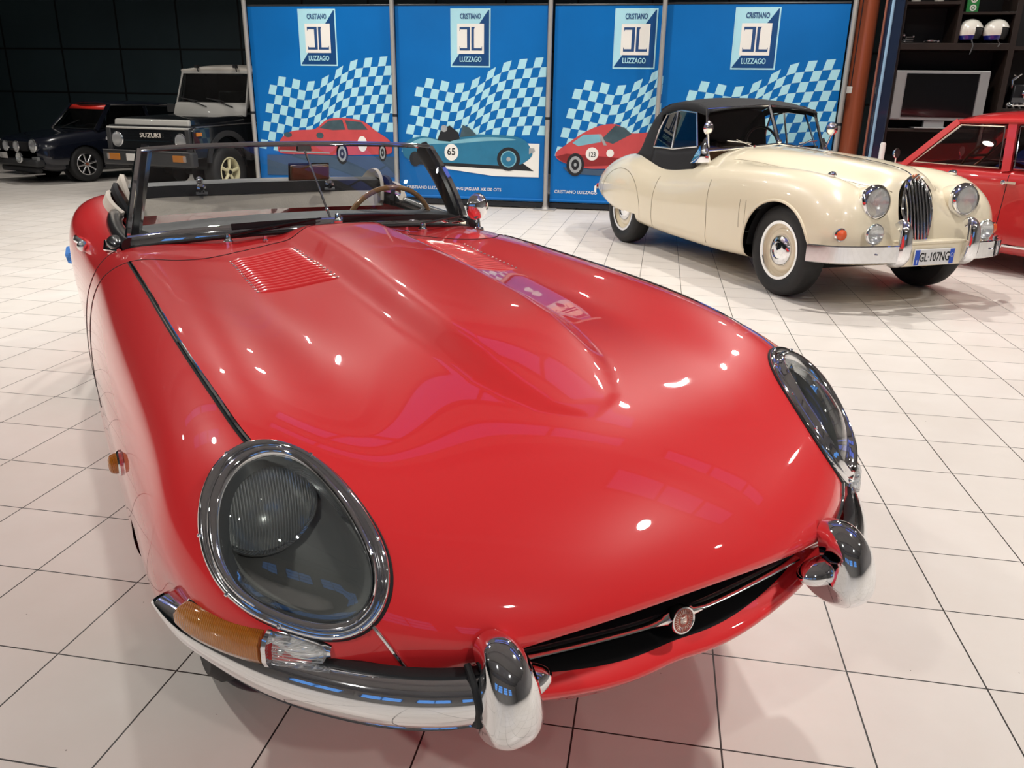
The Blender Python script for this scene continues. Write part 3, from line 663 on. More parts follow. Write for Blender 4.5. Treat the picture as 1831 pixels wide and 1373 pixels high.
    sp.lathe([(.035, -.02), (.035, .0), (.0005, .012)], sc_, sax, 20); sp.tube([sc_, sc_-sax*.25], .02, 10)
    sp.build('steering_spokes', CHROME_OLD, swo)
    # folded hood behind the seats
    def hood_row(X, z, wdt, r):
        return [(X-.10*(1-(y_/wdt)**2), y_, z-.018*(y_/wdt)**2) for y_ in np.linspace(-wdt, wdt, 40)]
    MB().tube(hood_row(3.20, .985, .56, 1), 1., sec=[(-.05, -.03), (-.055, .02), (-.02, .034), (.03, .03), (.05, .0), (.04, -.03)], up=(0, 0, 1)).build('folded_hood_header', VINYL, root, smooth=60)
    hd = MB()
    rows = []
    for a, (X, z) in enumerate([(3.16, .90), (3.20, .945), (3.30, .985), (3.42, .985), (3.55, .955), (3.68, .915), (3.74, .88)]):
        rows.append([(X-.06*(1-(y_/.6)**2)+.006*math.sin(y_*23+a*2), y_, z-.030*(y_/.6)**4+.006*math.sin(y_*31+a)) for y_ in np.linspace(-.62, .62, 60)])
    hd.grid(np.array(rows)); hd.build('folded_hood', CLOTH, root, smooth=60)
    rows = [[(3.10+.03*a-.08*(1-(y_/.58)**2), y_, .885+.05*a-.02*(y_/.6)**2) for y_ in np.linspace(-.58, .58, 40)] for a in (0, .5, 1, 1.4)]
    MB().grid(np.array(rows)).build('hood_lining', BEIGE, root)
    for s in (1, -1):
        for k in range(3):
            P = [(2.98+.06*k, (.63-.03*k)*s, .885), (3.04+.06*k, (.665-.035*k)*s, .925+.03*k), (3.18+.05*k, (.655-.035*k)*s, .955+.025*k), (3.34, (.60-.03*k)*s, .92)]
            MB().tube(spl([0, .3, .7, 1], np.array(P), np.linspace(0, 1, 16)), 1., sec=[(-.025, -.006), (-.02, .01), (.02, .01), (.025, -.006)], up=(0, s, .5)).build('hood_fold', BEIGE if k != 1 else CLOTH, root)
        lt = MB().ball((3.08, .02+.27*s if s > 0 else -.29, 1.018), .016, 10).lathe([(.02, -.01), (.02, .012), (.008, .02)], (3.05, .02+.27*s if s > 0 else -.29, .985), (-1, 0, 0), 16).box((3.05, .29 if s > 0 else -.29, .965), (.02, .05, .012))
        lt.build('hood_catch', CHROME, root)
    # ----- door mirror, interior handle, door handle
    l, n = near((2.17, -.645, .88))
    MB().tube([l, l+np.array([.0, .0, .03]), l+np.array([.01, .0, .055])], [.010, .0055, .0055], 10).lathe([(.022, -.002), (.020, .006), (.006, .012)], l, (0, 0, 1), 20).build('mirror_stalk', CHROME, root)
    mm = MB().lathe([(.0005, -.034), (.025, -.030), (.045, -.018), (.054, -.002), (.055, .004), (.052, .006)], l+np.array([.015, 0, .090]), nrm((1, .25, .05)), 36).build('wing_mirror', CHROME, root, smooth=60)
    MB().lathe([(.052, .0045), (.0005, .0045)], l+np.array([.015, 0, .090]), nrm((1, .25, .05)), 30).build('mirror_glass', mat('mirror_glass', (.9, .9, .9), .02, 1.), mm)
    l, n = near((2.80, .79, .80))
    MB().tube([l+n*.005+np.array([0, 0, .01]), l+n*.03+np.array([.03, 0, .012]), l+n*.03+np.array([.10, 0, .01]), l+n*.004+np.array([.13, 0, .01])], [.011, .014, .012, .008], 8).ball(l+n*.012+np.array([-.01, 0, 0]), .022, 12).build('door_handle', CHROME, root)
    MB().tube([l*[1, -1, 1], l*[1, -1, 1]+n*[1, -1, 1]*.03+np.array([.03, 0, 0]), l*[1, -1, 1]+n*[1, -1, 1]*.03+np.array([.10, 0, 0]), l*[1, -1, 1]+n*[1, -1, 1]*.004+np.array([.13, 0, 0])], [.009, .010, .009, .007], 8).build('door_handle', CHROME, root)
    # rear bumper ends (a glimpse of one shows behind the left flank) and tail lamps
    for s in (1, -1):
        P = np.array([(4.42, .35, .50), (4.40, .55, .50), (4.28, .70, .51), (4.05, .795, .56), (3.84, .842, .60)])*[1, s, 1]
        MB().tube(spl(np.linspace(0, 1, 5), P, np.linspace(0, 1, 30)), 1., sec=[(-.012, -.045), (-.012, .045), (.006, .04), (.016, 0), (.006, -.04)], up=(0, 0, 1)).build('rear_bumper', CHROME, root, smooth=60)
    # exhaust and underside
    MB().box((2.3, 0, .22), (3.0, 1.2, .06)).build('underside', DARK, root)
    return root
etype()
# ---------------------------------------------------------------- generic body loft for the other cars
class Loft:
    def __init__(s, ST, p=.75):
        s.ST = np.array(ST, float); n, m, _ = s.ST.shape
        s.ext = np.concatenate([s.ST[:, 2:0:-1]*[1, -1, 1], s.ST, s.ST[:, -2:-4:-1]*[1, -1, 1]], axis=1)
        du = np.linalg.norm(np.diff(s.ext, axis=1), axis=2).mean(0)**p
        u = np.concatenate([[0], np.cumsum(du)]); s.u = (u-u[2])/(u[2+m-1]-u[2])
        dv = np.linalg.norm(np.diff(s.ST, axis=0), axis=2).mean(1)**p
        v = np.concatenate([[0], np.cumsum(dv)]); s.v = v/v[-1]
    def ev(s, us, vs):
        A = spl(s.v, s.ext, vs); return np.swapaxes(spl(s.u, np.swapaxes(A, 0, 1), us), 0, 1)
    def full(s, nu=80, nv=160):
        G = s.ev(np.linspace(0, 1, nu), np.linspace(0, 1, nv)); return np.concatenate([G, (G*[1, -1, 1])[:, -2:0:-1]], axis=1)
class Surf:
    """finds points and normals on a built surface"""
    def __init__(s, G):
        m = MB().grid(G, cu=True); s.t = BVHTree.FromPolygons([Vector(v) for v in m.v], m.f)
    def near(s, p, c=None):
        l, n, i, d = s.t.find_nearest(Vector(p)); c = Vector(c if c is not None else (min(max(l.x, .6), 3.6), 0, .55))
        if n.dot(l-c) < 0: n = -n
        return np.array(l), np.array(n)
    def strip(s, P, w, h, off=.0005, n=None, sy=1):
        P = np.asarray(P, float); t = np.concatenate([[0], np.cumsum(np.linalg.norm(np.diff(P, axis=0), axis=1))])
        Q = spl(t, P, np.linspace(0, t[-1], n or max(10, int(t[-1]/.02)))); out = []; N = []
        for p in Q:
            l, nn = s.near(p); out.append((l+nn*off)*[1, sy, 1]); N.append(nn*[1, sy, 1])
        return MB().tube(out, 1., sec=[(-w, -h*.3), (-w, h*.5), (-w*.5, h), (w*.5, h), (w, h*.5), (w, -h*.3)], up=np.array(N))
def cells(full):
    F = (full[:-1]+full[1:])/2; F = (F+np.roll(F, -1, 1))/2; return F[..., 0], np.abs(F[..., 1]), F[..., 2]
def round_lamp(parent, c, ax, r, name='headlight', lensmat=None, bezel=1.0, depth=.03, rimmat=None):
    o = MB().lathe([(r*.98, -depth), (r*1.10, -depth*.6), (r*1.12, 0), (r*1.06, r*.10), (r*.98, r*.10)], c, ax, 32).build(name, rimmat or CHROME, parent, smooth=60)
    MB().lathe([(r*.98, r*.08), (r*.8, r*.17), (r*.5, r*.25), (.0005, r*.29)], c, ax, 28).build('lamp_lens', lensmat or LENS, o, smooth=80)
    MB().lathe([(r*.97, r*.05), (r*.75, -r*.25), (r*.4, -r*.5), (.0005, -r*.56)], c, ax, 28).ball(np.array(c)-np.array(nrm(ax))*r*.2, r*.14, 10).build('reflector', MATS.get('reflector') or CHROME, o, smooth=80)
    return o
def car_wheel(parent, loc, side, r, w, rimr, rimmat, style, hub=None, steer=0.):
    o = bpy.data.objects.new('wheel', None); COL.objects.link(o); o.parent = parent; o.location = loc; o.rotation_euler = (0, 0, steer)
    ax = (0, side, 0); h = w/2; d = r-rimr
    MB().lathe([(rimr, h*.75), (rimr+d*.25, h*.98), (rimr+d*.6, h*1.02), (r-d*.12, h*.86), (r-.004, h*.66), (r, h*.3), (r, -h*.3), (r-.004, -h*.66), (r-d*.12, -h*.86), (rimr+d*.5, -h), (rimr, -h*.75)], (0, 0, 0), ax, 56).build('tyre', TYRE, o)
    if style == 'disc':
        MB().lathe([(rimr, h*.70), (rimr*1.02, h*.86), (rimr*.95, h*.84), (rimr*.90, h*.55), (rimr*.78, h*.48), (rimr*.72, h*.62), (rimr*.60, h*.66), (rimr*.52, h*.60), (.0005, h*.6)], (0, 0, 0), ax, 48).build('rim', rimmat, o, smooth=50)
        MB().lathe([(rimr*1.05, h*.80), (rimr*1.03, h*.92), (rimr*.93, h*.90), (rimr*.92, h*.80)], (0, 0, 0), ax, 48).build('rim_ring', CHROME, o)
        MB().lathe([(rimr*.56, h*.60), (rimr*.56, h*.72), (rimr*.46, h*.92), (rimr*.30, h*1.0), (rimr*.28, h*.92), (rimr*.14, h*.96), (.0005, h*1.04)], (0, 0, 0), ax, 40).build('hubcap', CHROME, o, smooth=50)
    else:
        rm = MB().lathe([(rimr, h*.8), (rimr*.93, h*.86), (rimr*.88, h*.6), (rimr*.86, h*.0), (rimr*.9, -h*.6)], (0, 0, 0), ax, 44)
        n = 8 if style == 'spoke8' else 5
        for k in range(n):
            a = 2*PI*k/n+.2; rm.tube([(rimr*.18*math.cos(a), side*h*.62, rimr*.18*math.sin(a)), (rimr*.88*math.cos(a), side*h*.55, rimr*.88*math.sin(a))], [rimr*.10, rimr*(.13 if n == 5 else .09)], 8)
        rm.lathe([(rimr*.3, h*.3), (rimr*.3, h*.66), (.0005, h*.72)], (0, 0, 0), ax, 24).build('rim', rimmat, o, smooth=50)
        MB().lathe([(rimr*.86, -h*.2), (rimr*.3, -h*.25), (.0005, -h*.25)], (0, 0, 0), ax, 30).build('brake_drum', DARK, o)
        MB().lathe([(rimr*.14, h*.7), (rimr*.12, h*.86), (.0005, h*.9)], (0, 0, 0), ax, 16).build('hubcap', hub or CHROME_OLD, o)
    return o
def text_mesh(s, size, sx=1.0, mt=None, parent=None, name='lettering', loc=(0, 0, 0), rot=(R(90), 0, 0), depth=.0, align='CENTER', bold=0.):
    c = bpy.data.curves.new('t', 'FONT'); c.body = s; c.size = size; c.align_x = align; c.align_y = 'CENTER'; c.extrude = depth; c.offset = bold; c.resolution_u = 3
    o = bpy.data.objects.new('t', c); COL.objects.link(o)
    dg = bpy.context.evaluated_depsgraph_get(); me = bpy.data.meshes.new_from_object(o.evaluated_get(dg)); bpy.data.objects.remove(o)
    me.transform(Matrix.Diagonal((sx, 1, 1, 1)))
    n = bpy.data.objects.new(name, me); COL.objects.link(n); me.materials.clear(); me.materials.append(mt); me.name = name
    n.location = loc; n.rotation_euler = rot; n.parent = parent
    return n
# ---------------------------------------------------------------- cream drophead car at the right
CREAM = mat('cream_paint', (.80, .71, .53), .3, coat=1., bump=(700, .008), var=(2, .02))
def cream_car():
    A = -.51738
    root = thing('cream_roadster', 'cream 1950s sports car with black fabric hood and tall slatted grille', 'car', (1.955, 6.03, 0), R(90)-A)
    ST = [
     [(.345,0,.905),(.330,.07,.895),(.305,.135,.835),(.280,.155,.75),(.260,.155,.66),(.245,.145,.58),(.230,.125,.50),(.215,.09,.455),(.210,0,.45)],
     [(.370,0,.925),(.350,.12,.908),(.325,.20,.830),(.290,.26,.73),(.230,.34,.65),(.190,.38,.57),(.175,.35,.48),(.18,.25,.41),(.18,0,.40)],
     [(.410,0,.942),(.400,.16,.920),(.390,.27,.832),(.310,.40,.785),(.215,.56,.72),(.165,.60,.57),(.150,.56,.45),(.145,.38,.37),(.145,0,.36)],
     [(.480,0,.958),(.480,.19,.935),(.460,.31,.838),(.370,.50,.860),(.290,.675,.765),(.245,.735,.58),(.235,.70,.43),(.22,.50,.34),(.20,0,.33)],
     [(.620,0,.978),(.600,.22,.950),(.600,.36,.862),(.580,.56,.915),(.530,.735,.820),(.500,.795,.60),(.500,.78,.42),(.50,.70,.31),(.50,0,.30)],
     [(.850,0,.998),(.85,.25,.975),(.85,.41,.885),(.85,.60,.935),(.85,.765,.835),(.85,.822,.60),(.85,.81,.40),(.85,.76,.27),(.85,0,.27)],
     [(1.25,0,1.022),(1.25,.29,1.000),(1.25,.46,.925),(1.25,.62,.930),(1.25,.770,.835),(1.25,.822,.60),(1.25,.815,.40),(1.25,.77,.25),(1.25,0,.25)],
     [(1.70,0,1.045),(1.7,.34,1.020),(1.7,.51,.960),(1.7,.63,.915),(1.7,.760,.810),(1.7,.815,.60),(1.7,.812,.40),(1.7,.77,.24),(1.7,0,.24)],
     [(2.15,0,1.030),(2.15,.37,1.000),(2.15,.55,.925),(2.15,.645,.865),(2.15,.745,.775),(2.15,.805,.60),(2.15,.805,.40),(2.15,.76,.24),(2.15,0,.24)],
     [(2.70,0,.97),(2.7,.36,.950),(2.7,.55,.865),(2.7,.655,.820),(2.7,.745,.750),(2.7,.805,.59),(2.7,.805,.40),(2.7,.76,.25),(2.7,0,.25)],
     [(3.15,0,.96),(3.15,.34,.950),(3.15,.52,.905),(3.15,.65,.880),(3.15,.765,.790),(3.15,.822,.60),(3.15,.810,.40),(3.15,.75,.27),(3.15,0,.27)],
     [(3.55,0,.91),(3.55,.30,.905),(3.55,.46,.885),(3.55,.61,.880),(3.55,.750,.780),(3.55,.818,.59),(3.55,.80,.41),(3.55,.71,.30),(3.55,0,.30)],
     [(4.00,0,.80),(4.0,.25,.790),(4.0,.39,.775),(4.0,.53,.765),(4.0,.665,.690),(4.0,.725,.55),(4.0,.69,.42),(4.0,.55,.35),(4.0,0,.35)],
     [(4.33,0,.63),(4.33,.18,.625),(4.33,.28,.615),(4.33,.38,.60),(4.32,.47,.555),(4.31,.51,.50),(4.32,.47,.44),(4.33,.36,.41),(4.33,0,.41)],
     [(4.42,0,.54),(4.42,.06,.54),(4.42,.10,.535),(4.42,.13,.53),(4.42,.15,.52),(4.42,.16,.50),(4.42,.15,.48),(4.42,.11,.47),(4.42,0,.47)]]
    lf = Loft(ST); full = lf.full(130, 330); sf = Surf(full); x, y, z = cells(full)
    m = ~((np.hypot(x-.77, z-.33) < .385) & (y > .5) & (z < .74))
    m &= ~((x > 2.05) & (x < 3.25) & (y < .60) & (z > .80))
    m &= ~((np.hypot(x-3.36, z-.33) < .36) & (y > .45) & (z < .34))
    MB().grid(full, cu=True, mask=m).build('body', CREAM, root, smooth=60)
    for s in (1, -1):
        MB().lathe([(.395, -.16), (.395, .0), (.39, .06)], (.77, s*.70, .33), (0, s, 0), 36, a0=0, a1=PI).lathe([(.0005, -.17), (.395, -.16)], (.77, s*.70, .33), (0, s, 0), 36, a0=0, a1=PI).build('wheel_well', DARK, root)
        # arch lip
        MB().tube([l for l in [sf.near((.77+.386*math.cos(a), .80*s, .33+.386*math.sin(a)))[0] for a in np.linspace(-.15, PI+.15, 50)]], .011, 8).build('arch_lip', CREAM, root)
    for wx in (.77, 3.36):
        for s in (1, -1): car_wheel(root, (wx, s*.665, .345), s, .345, .185, .215, CREAM, 'disc')
    # seams
    GAP = mat('shut_line', (.22, .18, .12), .6, var=(10, .1))
    for s in (1, -1):
        P = [(1.72, .80, .80), (1.70, .815, .6), (1.69, .815, .4), (1.70, .78, .26)]; sf.strip(P, .0035, .001, sy=1 if s > 0 else -1).build('panel_gap', GAP, root) if True else None
        P = [(2.62, .76, .74), (2.64, .80, .6), (2.66, .805, .4), (2.66, .77, .27)]; sf.strip(P, .0035, .001, sy=s).build('panel_gap', GAP, root)
        P = [(3.36+.46*math.cos(a), .81, .40+.37*math.sin(a)) for a in np.linspace(-.25, PI+.25, 30)]; sf.strip(P, .003, .001, sy=s).build('spat_gap', GAP, root)
        P = [(.27, .21, .83), (.55, .33, .87), (.9, .43, .89), (1.3, .49, .92), (1.75, .55, .945)]; sf.strip(P, .003, .001, sy=s).build('bonnet_gap', GAP, root)
        P = [(1.15+0, .80, .70), (1.12, .815, .62), (1.12, .82, .46), (1.20, .82, .46), (1.20, .815, .62), (1.17, .80, .70)]
        sf.strip([(1.14, .82, .68), (1.13, .82, .46)], .0025, .001, sy=s).build('vent_gap', GAP, root); sf.strip([(1.22, .82, .68), (1.21, .82, .46)], .0025, .001, sy=s).build('vent_gap', GAP, root)
        # sidelight pods on the wings
        l, n = sf.near((.52, .56, .93)); l = l*[1, s, 1]
        MB().lathe([(.001, -.045), (.012, -.03), (.022, .0), (.021, .02), (.012, .034), (.0005, .037)], l+np.array([0, 0, .012]), (-1, 0, .05), 20, sy=1.1).build('wing_sidelight', CHROME, root)
        # headlights
        c = np.array([.215, .405*s, .752]); round_lamp(root, c, nrm((-1, 0, .04)), .100)
        MB().lathe([(.110, .0), (.116, -.03), (.112, -.08), (.10, -.15), (.08, -.22)], c, nrm((-1, 0, .04)), 36).build('headlight_shell', CHROME if False else CREAM, root, smooth=60)
        MB().lathe([(.111, .012), (.121, .0), (.124, -.030), (.118, -.045)], c, nrm((-1, 0, .04)), 36).build('headlight_rim', CHROME, root, smooth=60)
        # spotlamps on the bumper
        c = np.array([.085, .50*s, .555]); fl_ = round_lamp(root, c, (-1, 0, .03), .066, 'fog_lamp', lensmat=CLEAR_LENS)
        MB().lathe([(.066, .0), (.055, -.035), (.03, -.055), (.0005, -.058)], c, (-1, 0, .03), 28).tube([c-np.array([0, 0, .06]), c-np.array([-.02, 0, .12])], .010, 8).ball(c+np.array([.0, 0, .066]), .009, 8).build('fog_lamp_shell', CHROME, fl_)
        # flashers
        l, n = sf.near((.19, .70, .545)); l = l*[1, s, 1]; n = n*[1, s, 1]; ax = nrm(np.array([-1, .25*s, .05]))
        fo = MB().lathe([(.045, -.035), (.046, .008), (.038, .016), (.034, .012)], l, ax, 28).build('flasher_rim', CHROME, root)
        MB().lathe([(.036, .010), (.034, .020), (.022, .028), (.0005, .032)], l, ax, 24).build('flasher_lens', mat('orange_lens', (.75, .10, .02), .2, coat=.7, bump=(120, .3)), fo)
        # bumper halves with two ribs
        T = [0, .25, .55, .85, 1]; P = np.array([(.02, .305, .425), (.03, .45, .425), (.09, .64, .42), (.21, .80, .415), (.31, .865, .413)])
        q = np.linspace(0, 1, 36); Q = spl(T, P, q)*[1, s, 1]
        MB().tube(Q, 1., sec=[(-.015, -.055), (-.004, -.062), (.008, -.052), (.006, -.030), (.024, -.024), (.034, .0), (.024, .022), (.006, .028), (.008, .050), (-.004, .062), (-.015, .055)] if s > 0 else [(.015, -.055), (.004, -.062), (-.008, -.052), (-.006, -.030), (-.024, -.024), (-.034, .0), (-.024, .022), (-.006, .028), (-.008, .050), (.004, .062), (.015, .055)], up=(0, 0, 1)).build('front_bumper', CHROME, root, smooth=40)
        SP = np.array([(.10, .615), (.065, .640), (.030, .635), (.000, .600), (-.015, .53), (-.018, .45), (-.005, .385), (.035, .345), (.09, .335)])
        C2 = spl(np.linspace(0, 1, 9), SP, np.linspace(0, 1, 34)); rows = []
        dd = np.gradient(C2, axis=0)
        for i in range(34):
            nx, nz = -dd[i, 1], dd[i, 0]; L_ = math.hypot(nx, nz); nx, nz = nx/L_, nz/L_
            if nx*(C2[i, 0]-.08)+nz*(C2[i, 1]-.49) < 0: nx, nz = -nx, -nz
            w = np.interp(i/33, [0, .3, .6, 1], [.022, .030, .044, .046]); row = [(C2[i, 0]+nx*.016*(1-abs(a)**2.5), .305*s+w*a, C2[i, 1]+nz*.016*(1-abs(a)**2.5)) for a in np.linspace(-1, 1, 9)]
            row = [(row[0][0]-nx*.04, row[0][1], row[0][2]-nz*.04)]+row+[(row[-1][0]-nx*.04, row[-1][1], row[-1][2]-nz*.04)]
            rows.append(row)
        MB().grid(np.array(rows), cu=True).build('overrider', CHROME, root, smooth=60)
        for yb in (.52,): MB().ball(np.array([.035, yb*s+.0, .425])+np.array([-.012, 0, 0]), .010, 10).build('bumper_bolt', CHROME, root)
    # valance panel and registration plate
    m = MB().box((.06, 0, .405), (.03, .54, .16)); m.build('plate_panel', CREAM, root, bevel=.012, seg=3)
    m = MB().box((.085, 0, .49), (.09, .58, .022)); m.build('valance_lip', CREAM, root, bevel=.006)
    pl = MB().box((.032, 0, .392), (.012, .36, .112)).build('registration_plate', mat('plate_white', (.72, .72, .72), .4, var=(8, .04)), root, bevel=.004)
    BL = mat('plate_blue', (.02, .08, .50), .4, var=(8, .1)); BK = mat('plate_black', (.012, .012, .012), .5, var=(8, .1))
    for s in (1, -1): MB().box((.0255, .157*s, .392), (.002, .040, .106)).build('plate_band', BL, pl)
    text_mesh('I', .034, 1, mat('plate_letter_white', (.8, .8, .8), .4, var=(9, .02)), pl, 'country_letter', (.0235, .157, .362), (R(90), 0, R(-90)), .0005, bold=.001)
    MB().lathe([(.0125, .0), (.0145, .0), (.0145, .001), (.0125, .001)], (.0242, -.157, .402), (-1, 0, 0), 20).build('plate_ring', MATS['plate_letter_white'], pl)
    text_mesh('GL\u00b7107NG', .088, .70, BK, pl, 'plate_lettering', (.0245, 0, .390), (R(90), 0, R(-90)), .0008, bold=.0008)
    # grille: chrome surround and eight slats
    def gpt(a, k=1.0):
        yy = .132*math.sin(a)*k; zz = math.cos(a)
        zz_ = .685+(.225 if zz > 0 else .235)*zz*k
        yy *= (1-.28*max(0, -zz)) ; X = .185+.14*max(0, (zz_-.45))/.45
        return np.array([X, yy, zz_])
    loop = [gpt(a) for a in np.linspace(0, 2*PI, 60, endpoint=False)]
    MB().tube(loop, 1., closed=True, sec=[(-.012, -.012), (-.014, .010), (0, .020), (.012, .012), (.012, -.012)], up=(-1, 0, 0)).build('grille_surround', CHROME, root, smooth=50)
    MB().add([gpt(a, .98)+np.array([.05, 0, 0]) for a in np.linspace(0, 2*PI, 40, endpoint=False)], [tuple(range(40))]).build('grille_back', DARK, root)
    for k in range(8):
        yy = (k-3.5)*.0298
        zz = []
        for a in np.linspace(0, 2*PI, 400):
            p = gpt(a)
            if abs(p[1]-yy) < .0035: zz.append(p[2])
        z0, z1 = min(zz), max(zz); P = []
        for q in np.linspace(0, 1, 16):
            z_ = z0+(z1-z0)*q; X = .185+.14*max(0, z_-.45)/.45; P.append((X-.010-.016*math.sin(PI*q), yy*(1-.0*q), z_))
        MB().tube(P, 1., sec=[(-.0055, -.012), (-.0055, .004), (0, .012), (.0055, .004), (.0055, -.012)], up=(-1, 0, 0)).build('grille_slat', CHROME, root, smooth=40)
    MB().ball((.315, 0, .915), .036, 16, sc=(.7, .9, .55)).build('bonnet_badge', mat('badge_brown', (.40, .12, .05), .3, coat=.6, var=(60, .3)), root)
    MB().tube([(.30, -.035, .895), (.295, 0, .93), (.30, .035, .895)], .008, 8).build('badge_rim', CHROME, root)
    sf.strip([(.36, 0, .92), (.5, 0, .96), (.9, 0, 1.0), (1.3, 0, 1.025), (1.8, 0, 1.045)], .006, .006).build('bonnet_strip', CHROME, root)
    # windscreen: two flat panes in chrome with centre post
    b0 = np.array([1.90, 0, 1.065]); t0 = np.array([2.10, 0, 1.385]); b1 = np.array([2.06, .62, .995]); t1 = np.array([2.20, .575, 1.345])
    for s in (1, -1):
        S = np.array([1, s, 1]); MB().add([b0*S, b1*S, t1*S, t0*S], [(0, 1, 2, 3)]).build('windscreen_pane', PANE, root)
        MB().tube([b0*S, b1*S], .011, 8).tube([b1*S, t1*S], .013, 8).tube([t1*S, t0*S], .010, 8).build('windscreen_frame', CHROME, root)
        MB().add([b1*S+np.array([-.10, .02*s, -.09]), b1*S+np.array([.16, .05*s, -.115]), b1*S+np.array([.035, .0, .11])], [(0, 1, 2)]).build('pillar_bracket', CHROME_OLD if False else CHROME, root, solid=.02)
        # wipers
        a = b0*.62*S+b1*.38*S+np.array([-.04, 0, .0]); MB().lathe([(.013, -.01), (.013, .015), (.0005, .02)], a, (0, 0, 1), 12).tube([a, a+np.array([.05, .16*s, .06])], .004, 6).tube([a+np.array([.03, .02*s, .03]), a+np.array([.07, .24*s, .05])], .005, 6).build('wiper', CHROME, root)
    MB().tube([b0, t0], 1., sec=[(-.016, -.008), (-.016, .006), (0, .014), (.016, .006), (.016, -.008)], up=(-1, 0, 0)).ball(b0+np.array([0, 0, .02]), .022, 10).build('windscreen_post', CHROME, root)
    # hood
    def prof(X):
        return np.interp(X, [2.12, 2.35, 2.6, 2.8, 2.95, 3.12, 3.26, 3.38], [1.375, 1.435, 1.450, 1.435, 1.395, 1.30, 1.15, .96])
    rows = []
    for X in np.linspace(2.10, 2.98, 18):
        zt = prof(X); zl = zt-.10
        rows.append([(X+.05*(a/.6)**2, a, zt-.055*(abs(a)/.6)**2.4) for a in np.linspace(-.57, .57, 30)])
    hd = MB().grid(np.array(rows))
    hd.build('hood_top', CLOTH, root, smooth=60, solid=.012)
    rows = []
    for X in np.linspace(2.98, 3.40, 14):
        zt = prof(X)
        rows.append([(X, a, zt-.055*(abs(a)/.6)**2.4) for a in np.linspace(-.57, .57, 30)])
    MB().grid(np.array(rows)).build('hood_back', CLOTH, root, smooth=60, solid=.012)
    WF = mat('window_chrome', (.7, .7, .72), .15, 1., bump=(50, .01))
    for s in (1, -1):
        # rear quarter cloth, door-top curtain, window frame and side glass
        zc = lambda X: prof(X)-.050
        belt = lambda X: float(np.interp(X, [2.05, 2.3, 2.7, 3.1, 3.4, 3.6], [.96, .85, .80, .86, .90, .92]))
        yb = lambda X: float(np.interp(X, [2.05, 2.3, 2.7, 3.1, 3.4, 3.6], [.66, .675, .69, .665, .62, .56]))
        def sp(X, t): z_ = belt(X)*(1-t)+zc(X)*t; return (X, s*(yb(X)*(1-t)+.575*t), z_)
        q = MB()
        xsr = np.linspace(2.95, 3.38, 10); q.grid(np.array([[sp(X, t) for t in np.linspace(0, 1, 8)] for X in xsr]))
        xsr = np.linspace(2.16, 2.96, 14); q.grid(np.array([[sp(X, t) for t in np.linspace(-.16, .30, 5)] for X in xsr])); q.grid(np.array([[sp(X, t) for t in np.linspace(.88, 1, 3)] for X in xsr]))
        q.build('side_curtain', CLOTH, root, smooth=60, solid=.01)
        lp = [sp(2.20, .30), sp(2.6, .30), sp(2.98, .30), sp(2.95, .6), sp(2.86, .86), sp(2.6, .88), sp(2.34, .87), sp(2.20, .30)]
        MB().tube(lp, .009, 6).build('window_trim', WF, root)
        MB().tube([sp(2.62, .30), sp(2.66, .88)], .010, 6).build('window_trim', WF, root)
        MB().add(lp[:-1], [tuple(range(7))]).build('side_window', PANE, root)
    # interior
    MB().box((2.35, 0, .93), (.10, 1.05, .16)).build('dashboard', mat('walnut_dash', (.10, .05, .025), .3, coat=.5, var=(20, .3)), root, bevel=.03)
    MB().box((2.75, 0, .45), (1.3, 1.25, .05)).box((3.25, 0, .70), (.05, 1.2, .5)).build('cockpit_tub', VINYL, root)
    for s in (1, -1): MB().box((3.02, .28*s, .80), (.14, .42, .48), rot=Matrix.Rotation(.2, 3, 'Y')).box((2.8, .28*s, .62), (.45, .42, .14)).build('seat', mat('tan_leather', (.10, .05, .03), .5, var=(20, .2)), root, bevel=.04, seg=3)
    MB().tube([(2.58+.19*math.cos(a)*.25, -.32+.19*math.sin(a), 1.0+.19*math.cos(a)) for a in np.linspace(0, 2*PI, 40, endpoint=False)], .012, 8, closed=True).build('steering_wheel', BLACK_TRIM, root)
    # wing mirrors on the scuttle
    for s in (1, -1):
        c = np.array([2.02, .655*s, 1.19]); mo = MB().lathe([(.0005, -.030), (.03, -.025), (.052, -.008), (.058, .004), (.054, .008)], c, nrm((1, .2*s, .05)), 28).tube([c+np.array([0, 0, -.05]), c+np.array([.02, -.03*s, -.16])], .007, 8).build('wing_mirror', CHROME, root)
        MB().lathe([(.053, .006), (.0005, .006)], c, nrm((1, .2*s, .05)), 24).build('mirror_glass', MATS['mirror_glass'], mo)
    # tail lamp, rear bumper hint
    for s in (1, -1):
        MB().lathe([(.03, -.01), (.034, .02), (.02, .045), (.0005, .05)], (4.22, .52*s, .62), (1, .3*s, 0), 20).build('tail_lamp', mat('red_lens', (.5, .02, .02), .2, coat=.7, bump=(90, .2)), root)
        MB().tube([(4.44, .30*s, .48), (4.44, .42*s, .48), (4.36, .56*s, .47), (4.24, .66*s, .46)], 1., sec=[(-.012, -.05), (-.012, .05), (.012, .03), (.012, -.03)], up=(0, 0, 1)).build('rear_bumper', CHROME, root)
        MB().tube([(4.26, .60*s, .50), (4.285, .61*s, .50)], .022, 12).build('reflector_lamp', MATS['red_lens'], root)
    MB().box((2.3, 0, .25), (3.4, 1.1, .05)).build('underside', DARK, root)
    return root
cream_car()
